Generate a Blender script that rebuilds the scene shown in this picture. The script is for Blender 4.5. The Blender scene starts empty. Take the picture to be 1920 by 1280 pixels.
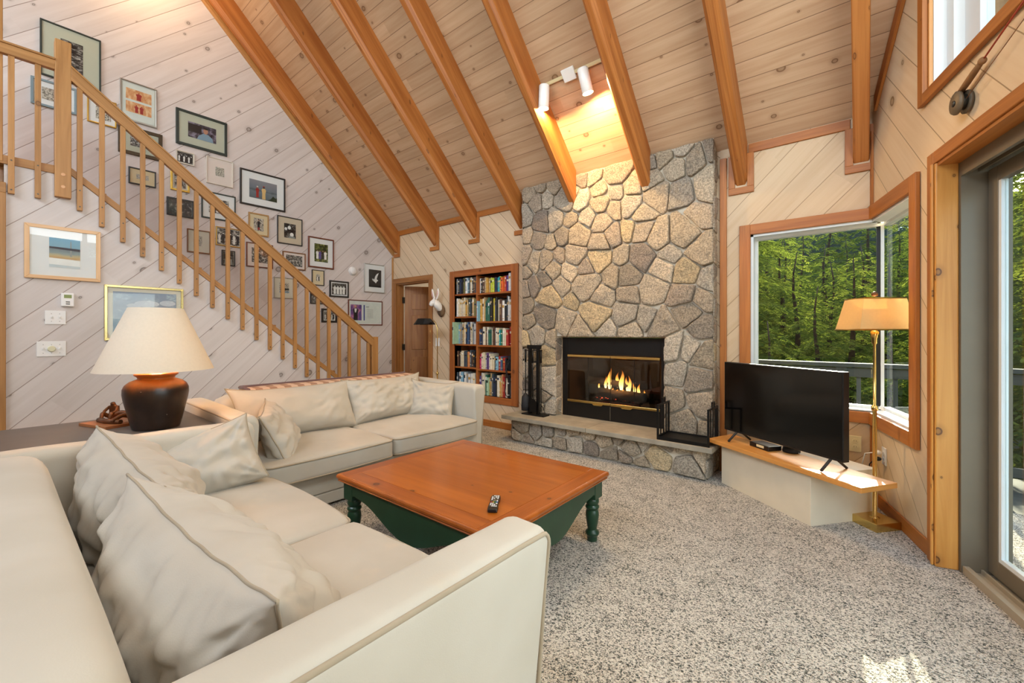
import bpy, bmesh, math, random
from math import sin, cos, tan, pi, radians, sqrt, atan2, hypot, floor
from mathutils import Vector, Matrix, noise
random.seed(7)
S = bpy.context.scene
COL = S.collection

# ------------------------------------------------------------------ camera, world, sun, lights, exposure
YAW = math.atan(658.7/800.0)
CAM = Vector((5.978, -4.174, 1.25))
cd = bpy.data.cameras.new('camera'); cd.lens = 15.0; cd.sensor_width = 36.0
cd.shift_y = -18/1920.0; cd.clip_start = .02; cd.clip_end = 200
cam = bpy.data.objects.new('camera', cd); COL.objects.link(cam)
cam.location = CAM; cam.rotation_euler = (pi/2, 0, YAW)
S.camera = cam
S.view_settings.view_transform = 'Standard'; S.view_settings.look = 'None'
S.view_settings.gamma = 1.0; S.view_settings.use_curve_mapping = False
S.view_settings.exposure = 0.26

W = bpy.data.worlds.new('sky'); S.world = W; W.use_nodes = True
wn = W.node_tree; wn.nodes.clear()
wo = wn.nodes.new('ShaderNodeOutputWorld'); bg = wn.nodes.new('ShaderNodeBackground')
sk = wn.nodes.new('ShaderNodeTexSky'); sk.sky_type = 'NISHITA'; sk.sun_disc = False
sk.sun_elevation = radians(24); sk.sun_rotation = radians(10); sk.air_density = 1.0; sk.dust_density = 2.0
bg.inputs[1].default_value = 0.9
wn.links.new(sk.outputs[0], bg.inputs[0]); wn.links.new(bg.outputs[0], wo.inputs[0])

def light(name, kind, loc, energy, col=(1,1,1), target=None, size=None, size_y=None, **kw):
    d = bpy.data.lights.new(name, kind); d.energy = energy; d.color = col
    for k, v in kw.items(): setattr(d, k, v)
    if kind == 'AREA':
        d.shape = 'RECTANGLE'; d.size = size; d.size_y = size_y or size
    o = bpy.data.objects.new(name, d); COL.objects.link(o); o.location = loc
    if target is not None:
        o.rotation_euler = (Vector(target)-Vector(loc)).to_track_quat('-Z', 'Y').to_euler()
    return o
SUNDIR = Vector((0.05, -0.94, -0.34))
sun = light('sun', 'SUN', (5, 20, 9), 13.0, (1.0, .87, .64), angle=radians(.6))
sun.rotation_euler = SUNDIR.to_track_quat('-Z', 'Y').to_euler()
# added area lamps: fill behind the camera, stand-in daylight at door and high window
light('rear_fill_light', 'AREA', (3.4, -7.0, 4.9), 165, (.84, .93, 1.0), (3.4, -.8, .9), 5.0, 1.6)
light('door_daylight', 'AREA', (7.05, -3.2, 1.15), 50, (.85, .94, 1.0), (3.5, -3.0, .6), 2.2, 1.9)
light('high_window_daylight', 'AREA', (6.85, -3.2, 3.7), 85, (.92, .97, 1.0), (1.2, -1.8, 3.6), 2.0, 1.6)
light('loft_ceiling_lamp', 'POINT', (.45, -3.25, 5.15), 22, (1.0, .66, .36), shadow_soft_size=.15)

# ------------------------------------------------------------------ pixel rays (measured photograph positions -> points on real planes)
FW = Vector((-sin(YAW), cos(YAW), 0)); RT = Vector((cos(YAW), sin(YAW), 0)); UP = Vector((0, 0, 1))
def ray(px, py): return FW + RT*((px-960)/800.0) + UP*((622-py)/800.0)
def on_plane(px, py, P, n):
    v = ray(px, py); n = Vector(n); return CAM + v*((Vector(P)-CAM).dot(n)/v.dot(n))
def atX(px, py, x=0.0): return on_plane(px, py, (x, 0, 0), (1, 0, 0))
def atY(px, py, y=0.0): return on_plane(px, py, (0, y, 0), (0, 1, 0))
def atZ(px, py, z=0.0): return on_plane(px, py, (0, 0, z), (0, 0, 1))

# ------------------------------------------------------------------ colours and node helper
def C(h):
    h = h.lstrip('#'); r = [int(h[i:i+2], 16)/255 for i in (0, 2, 4)]
    return tuple(((c+.055)/1.055)**2.4 if c > .04045 else c/12.92 for c in r) + (1.0,)
class NT:
    def __init__(s, name):
        s.m = bpy.data.materials.new(name); s.m.use_nodes = True
        s.t = s.m.node_tree; s.t.nodes.clear()
        s.out = s.t.nodes.new('ShaderNodeOutputMaterial')
        s.p = None
    def n(s, typ, ins=None, **props):
        nd = s.t.nodes.new(typ)
        for k, v in props.items(): setattr(nd, k, v)
        if ins:
            for k, v in ins.items(): s.put(nd.inputs[k], v)
        return nd
    def put(s, sock, v):
        if isinstance(v, bpy.types.NodeSocket): s.t.links.new(v, sock)
        elif isinstance(v, bpy.types.Node): s.t.links.new(v.outputs[0], sock)
        else: sock.default_value = v
    def math(s, op, a, b=0.0, c=0.0, clamp=False):
        nd = s.t.nodes.new('ShaderNodeMath'); nd.operation = op; nd.use_clamp = clamp
        s.put(nd.inputs[0], a); s.put(nd.inputs[1], b); s.put(nd.inputs[2], c)
        return nd.outputs[0]
    def mapr(s, v, a, b, c=0.0, d=1.0, smooth=True):
        nd = s.t.nodes.new('ShaderNodeMapRange'); nd.interpolation_type = 'SMOOTHSTEP' if smooth else 'LINEAR'
        for i, x in enumerate((v, a, b, c, d)): s.put(nd.inputs[i], x)
        return nd.outputs[0]
    def mix(s, f, a, b, blend='MIX'):
        nd = s.t.nodes.new('ShaderNodeMix'); nd.data_type = 'RGBA'; nd.blend_type = blend
        s.put(nd.inputs[0], f); s.put(nd.inputs[6], a); s.put(nd.inputs[7], b)
        return nd.outputs[2]
    def comb(s, x, y, z=0.0):
        nd = s.t.nodes.new('ShaderNodeCombineXYZ')
        for i, v in enumerate((x, y, z)): s.put(nd.inputs[i], v)
        return nd.outputs[0]
    def noise(s, vec, scale=1, detail=2, rough=.5, dist=0.0):
        return s.n('ShaderNodeTexNoise', {'Vector': vec, 'Scale': scale, 'Detail': detail, 'Roughness': rough, 'Distortion': dist}).outputs[0]
    def ramp(s, f, stops, interp='LINEAR'):
        nd = s.t.nodes.new('ShaderNodeValToRGB'); s.put(nd.inputs[0], f); cr = nd.color_ramp; cr.interpolation = interp
        while len(cr.elements) < len(stops): cr.elements.new(.5)
        for e, (p, c) in zip(cr.elements, stops): e.position = p; e.color = c
        return nd.outputs[0]
    def bsdf(s, col, rough=.5, metal=0.0, bump=None, bstr=.2, bdist=.01, **kw):
        p = s.n('ShaderNodeBsdfPrincipled', {'Base Color': col, 'Roughness': rough, 'Metallic': metal})
        for k, v in kw.items(): s.put(p.inputs[k], v)
        if bump is not None:
            b = s.n('ShaderNodeBump', {'Height': bump, 'Strength': bstr, 'Distance': bdist})
            s.t.links.new(b.outputs[0], p.inputs['Normal'])
        s.t.links.new(p.outputs[0], s.out.inputs[0]); s.p = p
        return s.m
    def uv(s):
        u = s.n('ShaderNodeUVMap', uv_map='UVMap'); x = s.n('ShaderNodeSeparateXYZ', {0: u.outputs[0]})
        return x.outputs[0], x.outputs[1], u.outputs[0]
    def obj(s): return s.n('ShaderNodeTexCoord').outputs['Object']

def plain(name, hexcol, rough=.5, metal=0.0, bumpscale=None, bstr=.15, var=.06, **kw):
    t = NT(name); o = t.obj(); c = C(hexcol)
    nz = t.noise(o, 6, 3)
    col = t.mix(t.mapr(nz, .3, .7), tuple(max(0, x*(1-var)) for x in c[:3])+(1,), tuple(min(1, x*(1+var)) for x in c[:3])+(1,))
    b = t.noise(o, bumpscale, 3) if bumpscale else None
    return t.bsdf(col, rough, metal, b, bstr, .004, **kw)

def wood(name, ca, cb, plank=0, seg=2.6, gap=.004, gapcol='#5a4630', knots=0.0, kcol='#6a4a30', ks=3.2, rough=.5, bump=.12,
         gs=1.0, var=.10, coat=0.0, grain=1.0, gapbump=1.0, sheen=None):
    t = NT(name); u, v, uvv = t.uv(); ca, cb = C(ca), C(cb)
    oi = t.n('ShaderNodeObjectInfo').outputs['Random']
    if plank:
        vs = t.math('DIVIDE', v, plank); row = t.math('FLOOR', vs); fr = t.math('FRACT', vs)
        w1 = t.n('ShaderNodeTexWhiteNoise', {'W': row}, noise_dimensions='1D').outputs[0]
        us = t.math('MULTIPLY_ADD', w1, 9.0, u); sg = t.math('FLOOR', t.math('DIVIDE', us, seg))
        cell = t.n('ShaderNodeTexWhiteNoise', {'Vector': t.comb(row, sg)}, noise_dimensions='2D').outputs[0]
    else:
        us = t.math('MULTIPLY_ADD', oi, 13.0, u); cell = oi
    n1 = t.noise(t.comb(t.math('MULTIPLY', us, 1.3*gs), t.math('MULTIPLY', v, 30*gs), t.math('MULTIPLY', cell, 37.0)), 1, 5, .62, .7)
    n2 = t.noise(t.comb(t.math('MULTIPLY', us, .7*gs), t.math('MULTIPLY', v, 7*gs), t.math('MULTIPLY', cell, 53.0)), 1, 2, .5, 1.5)
    f = t.math('ADD', t.math('MULTIPLY', n1, .55*grain), t.math('MULTIPLY', n2, .45))
    f = t.mapr(f, .32, .68) if grain >= 1 else t.mapr(f, .2, .75)
    col = t.mix(f, ca, cb)
    k = t.math('MULTIPLY_ADD', cell, var, 1-var/2)
    col = t.mix(1.0, col, t.comb(k, k, k), 'MULTIPLY')
    if knots > 0:
        vo = t.n('ShaderNodeTexVoronoi', {'Vector': t.comb(t.math('MULTIPLY', us, ks*.8), t.math('MULTIPLY', v, ks), 0), 'Scale': 1.0},
                 voronoi_dimensions='2D', feature='F1')
        sx = t.n('ShaderNodeSeparateXYZ', {0: vo.outputs['Color']})
        sel = t.math('GREATER_THAN', knots, sx.outputs[0])
        rad = t.math('MULTIPLY_ADD', t.math('MULTIPLY', sx.outputs[1], sx.outputs[1]), .07, .022)
        d = t.math('DIVIDE', vo.outputs['Distance'], rad)
        d = t.math('MULTIPLY_ADD', n1, .5, d)
        inner = t.math('MULTIPLY', t.mapr(d, 1.5, 1.05), sel)
        ring = t.math('MULTIPLY', t.math('MULTIPLY', t.mapr(d, 1.5, 1.25), t.mapr(d, .75, 1.15)), sel)
        halo = t.math('MULTIPLY', t.mapr(d, 3.2, 1.2), sel)
        col = t.mix(t.math('MULTIPLY', halo, .25), col, C(kcol))
        col = t.mix(t.math('MULTIPLY', inner, .35), col, C(kcol))
        col = t.mix(t.math('MULTIPLY', ring, .8), col, C(kcol))
    h = t.math('MULTIPLY', n1, .25)
    if plank:
        e = t.math('ABSOLUTE', t.math('SUBTRACT', fr, .5))
        gm = t.mapr(e, .5-gap/plank*1.1, .5-gap/plank*.35)
        col = t.mix(t.math('MULTIPLY', gm, .85), col, C(gapcol))
        h = t.math('SUBTRACT', h, t.math('MULTIPLY', gm, 2.0*gapbump))
    m = t.bsdf(col, rough, 0, h, bump, .006)
    t.p.inputs['Coat Weight'].default_value = coat; t.p.inputs['Coat Roughness'].default_value = .15
    return m

# ------------------------------------------------------------------ materials
M = {}
M['pine_left'] = wood('pickled_pine_cool_lit', '#d9d1cd', '#c8bdb7', .186, 3.0, .0035, '#8d7a6e', .62, '#6f6259', 3.3, .55, .25, 1.0, .08, .0, .8)  # same boards on every wall; cool and warm light tints put into the colours
M['pine_under'] = wood('pickled_pine_stair_side', '#d9d1cd', '#c9bfb9', .186, 3.0, .0035, '#8d7a6e', .62, '#6f6259', 3.3, .55, .25, 1.0, .08, .0, .8)
M['pine_back'] = wood('pickled_pine_warm_lit', '#dac2a2', '#caad8a', .135, 3.0, .0035, '#7a5a3c', .30, '#7a5534', 3.2, .5, .25, 1.0, .10, .0, .8)
M['pine_right'] = wood('pickled_pine_gable', '#e2cba9', '#d5b88f', .186, 3.0, .0035, '#8f7350', .28, '#7c5c38', 2.6, .5, .25, 1.0, .08, .0, .8)
M['pine_bay'] = wood('pickled_pine_bay', '#d3b894', '#c2a27a', .186, 3.0, .0035, '#8f7350', .28, '#7c5c38', 2.6, .5, .25, 1.0, .08, .0, .8)  # gable boards in a darker copy, offsetting the fill lamp's direct light
M['pine_ceiling'] = wood('pickled_pine_ceiling', '#cdae8e', '#b5916f', .133, 3.0, .003, '#6b4a2e', .66, '#6d4a2c', 3.6, .5, .22, 1.0, .14, .0, .9)
M['rafter'] = wood('fir_rafter', '#bb783a', '#94521c', 0, knots=.35, kcol='#5e3413', ks=4.0, rough=.5, gs=.7, var=.2)
M['trim'] = wood('fir_trim', '#b8722f', '#9a581e', 0, knots=.10, kcol='#5c2c10', ks=6, rough=.5, gs=1.2, var=.12)
M['stair'] = wood('oak_stair_rail', '#bd8a50', '#a1703a', 0, knots=.10, kcol='#6b421c', ks=6, rough=.5, gs=1.3, var=.14)
M['door'] = wood('pine_door', '#a8723c', '#8a5526', 0, knots=.15, kcol='#4e2a10', ks=5, rough=.4, gs=1.0, var=.1, coat=.15)
M['shelf'] = wood('cedar_bookcase', '#a8622c', '#8c4a1e', 0, knots=.12, kcol='#4a220c', ks=6, rough=.42, gs=1.2, var=.1, coat=.1)
M['tabletop'] = wood('honey_pine_top', '#b3621a', '#934a0c', .28, 9.0, .0012, '#6e300a', .14, '#321404', 5.5, .30, .05, .8, .10, .35, .9, .3)
M['tabletrim'] = wood('honey_pine_edge', '#ab5a18', '#8a420a', 0, knots=.04, kcol='#321404', ks=5, rough=.3, gs=1.0, var=.06, coat=.35, bump=.05)
M['plank'] = wood('pine_plank', '#d99a52', '#c58238', 0, knots=.3, kcol='#6e3e14', ks=4, rough=.4, gs=.8, var=.05, coat=.2)
M['jamb'] = wood('knotty_pine_jamb', '#d79a4c', '#bd7a30', 0, knots=.8, kcol='#4a240c', ks=5.5, rough=.45, gs=.7, var=.05)
M['deckwood'] = wood('weathered_deck', '#394140', '#2a3130', .14, 3.0, .006, '#1d211f', 0, rough=.75, gs=1.0, var=.2)
M['deckrail'] = wood('weathered_rail', '#464b49', '#343937', 0, rough=.8, gs=1.0, var=.12)
M['board'] = wood('walnut_board', '#a86b3c', '#8a4f28', 0, rough=.5, var=.05)
M['white_paint'] = plain('white_painted_box', '#dccfb6', .5, bumpscale=40, bstr=.05, var=.03)
M['black_metal'] = plain('black_iron', '#1b1917', .45, .6, bumpscale=60, bstr=.1)
M['black_panel'] = plain('black_firebox_panel', '#16120f', .38, .3, bumpscale=8, bstr=.02)
M['firebrick'] = plain('sooty_firebrick', '#3a2b22', .9, bumpscale=18, bstr=.5, var=.3)
M['brass'] = plain('polished_brass', '#dcbd74', .24, 1.0, var=.04)
M['gold'] = plain('gold_leaf', '#c9a24e', .3, 1.0, bumpscale=30, bstr=.1)
M['silver'] = plain('silver_metal', '#b9b6ae', .3, .9)
M['tv_black'] = plain('tv_black', '#0c0c0d', .35)
M['rubber'] = plain('dark_rubber', '#151515', .6)
M['white_plastic'] = plain('white_plastic', '#eceae6', .35, var=.01)
M['ivory_plastic'] = plain('ivory_plastic', '#d9cba0', .4, var=.01)
M['almond_knob'] = plain('almond_knob', '#dcd7b4', .4, var=.01)
M['dark_slot'] = plain('dark_slot', '#55524c', .5)
M['green_paint'] = plain('dark_green_paint', '#1b3b28', .28, bumpscale=20, bstr=.04, var=.1)
M['grey_top'] = plain('charcoal_laminate', '#5b5550', .45, bumpscale=30, bstr=.03)
M['pot'] = None
M['bronze'] = plain('bronze_patina', '#5b3a22', .45, .5, bumpscale=40, bstr=.3, var=.3)
M['hinge'] = plain('hinge_steel', '#4c4a44', .4, .8)
M['sill'] = plain('pale_sill', '#a79a84', .45, .1, var=.03)
M['grey_frame'] = plain('taupe_aluminium', '#766b59', .42, .1, var=.03)
M['white_frame'] = plain('white_sash', '#dfe3e2', .4, var=.02)
M['spot_white'] = plain('white_enamel', '#f0eeea', .3, var=.01)
M['ceramic'] = plain('white_ceramic', '#e9e5dd', .3)
M['wreath'] = plain('brown_bristle', '#6b5239', .9, bumpscale=90, bstr=1.0, var=.4)
M['rope'] = plain('twine_bound_wood', '#8a6038', .7, bumpscale=60, bstr=.6, var=.3)
M['cord_red'] = plain('red_cord', '#a8402a', .6)
M['pulley'] = plain('weathered_pulley', '#6a5d4a', .55, .4, bumpscale=60, bstr=.4, var=.25)
M['cloth_black'] = plain('black_nylon', '#17171a', .7, bumpscale=80, bstr=.2)
M['pink'] = plain('pink_inner_ear', '#d9a59a', .5)
M['cord_white'] = plain('white_cord', '#e4e0d6', .5)
M['log'] = plain('charred_log', '#4a4440', .9, bumpscale=30, bstr=1.0, var=.4)
M['bark'] = plain('dark_bark', '#3d2f24', .95, bumpscale=20, bstr=1.0, var=.4)
M['soil'] = plain('forest_floor', '#3d3a22', 1.0, bumpscale=4, bstr=1.0, var=.5)
M['hillside'] = plain('wooded_hillside', '#1d2614', 1.0, bumpscale=3, bstr=1.0, var=.6)
M['plaster'] = plain('pale_plaster', '#cfc6b8', .8)
M['mortar'] = plain('mortar', '#c6baa6', .95, bumpscale=70, bstr=.6, var=.12)
M['slab'] = None

def mat_pot():
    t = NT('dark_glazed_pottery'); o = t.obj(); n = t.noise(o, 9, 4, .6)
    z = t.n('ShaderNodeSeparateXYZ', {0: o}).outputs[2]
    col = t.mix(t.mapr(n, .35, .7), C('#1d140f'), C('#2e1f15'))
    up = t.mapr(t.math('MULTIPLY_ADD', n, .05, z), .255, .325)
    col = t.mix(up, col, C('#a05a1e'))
    vo = t.n('ShaderNodeTexVoronoi', {'Vector': o, 'Scale': 22.0}); sp = t.mapr(vo.outputs['Distance'], .07, .04)
    col = t.mix(t.math('MULTIPLY', sp, .5), col, C('#c9bba8'))
    return t.bsdf(col, .34, 0, n, .15, .004)
M['pot'] = mat_pot()
def mat_slab():
    t = NT('bluestone_slab'); o = t.obj(); n = t.noise(o, 5, 5, .6); n2 = t.noise(o, 60, 3)
    col = t.mix(t.mapr(n, .3, .7), C('#8b8272'), C('#a39884'))
    return t.bsdf(col, .7, 0, t.math('ADD', n, t.math('MULTIPLY', n2, .4)), .3, .006)
M['slab'] = mat_slab()
def mat_stone():
    t = NT('fieldstone'); o = t.obj()
    a = t.n('ShaderNodeAttribute', attribute_name='Col').outputs['Color']
    n1 = t.noise(o, 75, 6, .7); n2 = t.noise(o, 11, 4, .6, .4); n3 = t.noise(o, 190, 2, .6)
    k = t.mapr(n1, .36, .64, .55, 1.28); col = t.mix(1.0, a, t.comb(k, k, k), 'MULTIPLY')
    col = t.mix(t.math('MULTIPLY', t.mapr(n2, .58, .78), .25), col, C('#b0905f'))
    col = t.mix(t.math('MULTIPLY', t.mapr(n3, .56, .66), .45), col, C('#4c4238'))
    col = t.mix(t.math('MULTIPLY', t.mapr(n2, .42, .25), .35), col, C('#6f675c'))
    h = t.math('ADD', t.math('MULTIPLY', n1, .5), n2)
    return t.bsdf(col, .85, 0, h, .9, .026)
M['stone'] = mat_stone()
def mat_carpet():
    t = NT('berber_carpet'); o = t.obj()
    w = t.noise(o, 90, 2)
    ov = t.n('ShaderNodeVectorMath', {0: o, 1: t.comb(t.math('MULTIPLY', w, .012), t.math('MULTIPLY', w, .009), 0.0)}, operation='ADD').outputs[0]
    vo = t.n('ShaderNodeTexVoronoi', {'Vector': ov, 'Scale': 230.0}, voronoi_dimensions='3D')
    r = t.n('ShaderNodeSeparateXYZ', {0: vo.outputs['Color']})
    n = t.noise(t.n('ShaderNodeVectorMath', {0: o, 1: (1.0, 1.5, 1.0)}, operation='MULTIPLY').outputs[0], 62, 4, .65); n2 = t.noise(o, 9, 4, .6)
    f = t.math('ADD', t.math('MULTIPLY', r.outputs[0], .42), t.math('MULTIPLY', n, .78))
    f = t.math('MULTIPLY_ADD', n2, .30, t.math('SUBTRACT', f, .15))
    col = t.ramp(f, [(.35, C('#323834')), (.46, C('#6a6861')), (.535, C('#b2a89b')), (.62, C('#ddd4c7')), (.9, C('#ece5d9'))])
    col = t.mix(t.math('MULTIPLY', t.math('GREATER_THAN', r.outputs[1], .93), .5), col, C('#3f5a4c'))
    h = t.math('SUBTRACT', n, vo.outputs['Distance'])
    return t.bsdf(col, .95, 0, h, .8, .01)
M['carpet'] = mat_carpet()
def mat_fabric(name, c1, c2, stain='#cbb496'):
    t = NT(name); o = t.obj(); n = t.noise(o, 2.2, 4); n2 = t.noise(o, 320, 2); n3 = t.noise(o, 7, 3, .5)
    col = t.mix(t.mapr(n, .3, .7), C(c1), C(c2)); col = t.mix(t.math('MULTIPLY', t.mapr(n3, .62, .8), .25), col, C(stain))
    m = t.bsdf(col, .85, 0, n2, .12, .002); t.p.inputs['Sheen Weight'].default_value = .15
    return m
M['linen'] = mat_fabric('cream_linen', '#bfb9ac', '#b4ad9e')
M['linen_pillow'] = mat_fabric('cream_linen_cushion', '#bab3a6', '#aea596')
M['welt'] = mat_fabric('welt_cord', '#a89a83', '#94866f')
def mat_plaid():
    t = NT('plaid_throw'); u, v, _ = t.uv()
    a = t.math('FRACT', t.math('MULTIPLY', u, 9.0)); b = t.math('FRACT', t.math('MULTIPLY', v, 14.0))
    fa = t.math('GREATER_THAN', a, .5); fb = t.math('GREATER_THAN', b, .5)
    f = t.math('MULTIPLY_ADD', fb, .4, t.math('MULTIPLY', fa, .6))
    col = t.ramp(f, [(0, C('#c9a88e')), (.45, C('#b58d70')), (.65, C('#a87c5e')), (1, C('#95705a'))], 'CONSTANT')
    return t.bsdf(col, .9)
M['plaid'] = mat_plaid()
M['plaid_edge'] = mat_fabric('plaid_binding', '#6b4f4c', '#5a403f')
def mat_glass(name, tint=(.94, .98, .96, 1), f0=.035, rough=.0, gain=1.0):
    t = NT(name)
    fr = t.n('ShaderNodeFresnel', {'IOR': 1.45}); tr = t.n('ShaderNodeBsdfTransparent', {'Color': tint})
    gl = t.n('ShaderNodeBsdfGlossy', {'Color': (1, 1, 1, 1), 'Roughness': rough})
    front = t.math('SUBTRACT', 1.0, t.n('ShaderNodeNewGeometry').outputs['Backfacing'])   # the reflection of a thin pane comes off its outer faces only
    mx = t.n('ShaderNodeMixShader', {0: t.math('MULTIPLY', t.math('MULTIPLY', fr.outputs[0], gain), front), 1: tr.outputs[0], 2: gl.outputs[0]})
    t.t.links.new(mx.outputs[0], t.out.inputs[0]); return t.m
M['glass'] = mat_glass('window_glass')
M['fireglass'] = mat_glass('fire_door_glass', (.62, .60, .58, 1), gain=1.6)
M['picglass'] = mat_glass('picture_glazing', (.98, .99, .99, 1), gain=1.0)
M['screen'] = plain('tv_screen', '#050506', .12, var=0)
def mat_shade(name, c, tr=.35):
    t = NT(name); o = t.obj(); n = t.noise(o, 70, 2); col = t.mix(t.mapr(n, .3, .7), C(c), tuple(x*.97 for x in C(c)[:3])+(1,))
    d = t.n('ShaderNodeBsdfDiffuse', {'Color': col}); l = t.n('ShaderNodeBsdfTranslucent', {'Color': col})
    mx = t.n('ShaderNodeMixShader', {0: tr, 1: d.outputs[0], 2: l.outputs[0]}); t.t.links.new(mx.outputs[0], t.out.inputs[0]); return t.m
M['shade_white'] = mat_shade('cream_paper_shade', '#e2d6c2', .12)
M['shade_linen'] = mat_shade('gold_linen_shade', '#e0c690', .42)
def mat_leaf(name, c1, c2, c3):
    t = NT(name); o = t.obj(); n = t.noise(o, 1.3, 3); oi = t.n('ShaderNodeObjectInfo').outputs['Random']
    f = t.math('MULTIPLY_ADD', oi, .35, t.math('MULTIPLY', t.mapr(n, .3, .7), .65))
    col = t.ramp(f, [(0, C(c1)), (.5, C(c2)), (1, C(c3))])
    d = t.n('ShaderNodeBsdfDiffuse', {'Color': col}); l = t.n('ShaderNodeBsdfTranslucent', {'Color': t.mix(.5, col, C('#9aa83a'))})
    mx = t.n('ShaderNodeMixShader', {0: .45, 1: d.outputs[0], 2: l.outputs[0]}); t.t.links.new(mx.outputs[0], t.out.inputs[0]); return t.m
M['needles'] = mat_leaf('hemlock_needles', '#2f3f24', '#53652f', '#9a9a48')
def emit(name, col, s):
    t = NT(name); e = t.n('ShaderNodeEmission', {'Color': col, 'Strength': s}); t.t.links.new(e.outputs[0], t.out.inputs[0]); return t.m
M['bulb'] = emit('lamp_bulb', (1, .62, .28, 1), 12)
def mat_flame():
    t = NT('flame'); u, v, _ = t.uv()
    col = t.ramp(v, [(0, (1, .80, .35, 1)), (.45, (1, .52, .10, 1)), (1, (1, .22, .02, 1))])
    st = t.mapr(v, 0, 1, 7.0, 2.0); e = t.n('ShaderNodeEmission', {'Color': col, 'Strength': st})
    tr = t.n('ShaderNodeBsdfTransparent'); a = t.mapr(v, .55, 1.0, .85, .15)
    mx = t.n('ShaderNodeMixShader', {0: a, 1: tr.outputs[0], 2: e.outputs[0]}); t.t.links.new(mx.outputs[0], t.out.inputs[0]); return t.m
M['flame'] = mat_flame()
def mat_ember():
    t = NT('embers'); o = t.obj(); n = t.noise(o, 40, 3); e = t.mapr(n, .48, .62)
    m = t.bsdf(C('#2a1d18'), .9); t.put(t.p.inputs['Emission Color'], (1, .12, .05, 1)); t.put(t.p.inputs['Emission Strength'], t.math('MULTIPLY', e, 5.0)); return m
M['ember'] = mat_ember()
M['lcd'] = plain('lcd_display', '#7d8a3c', .3)

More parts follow.
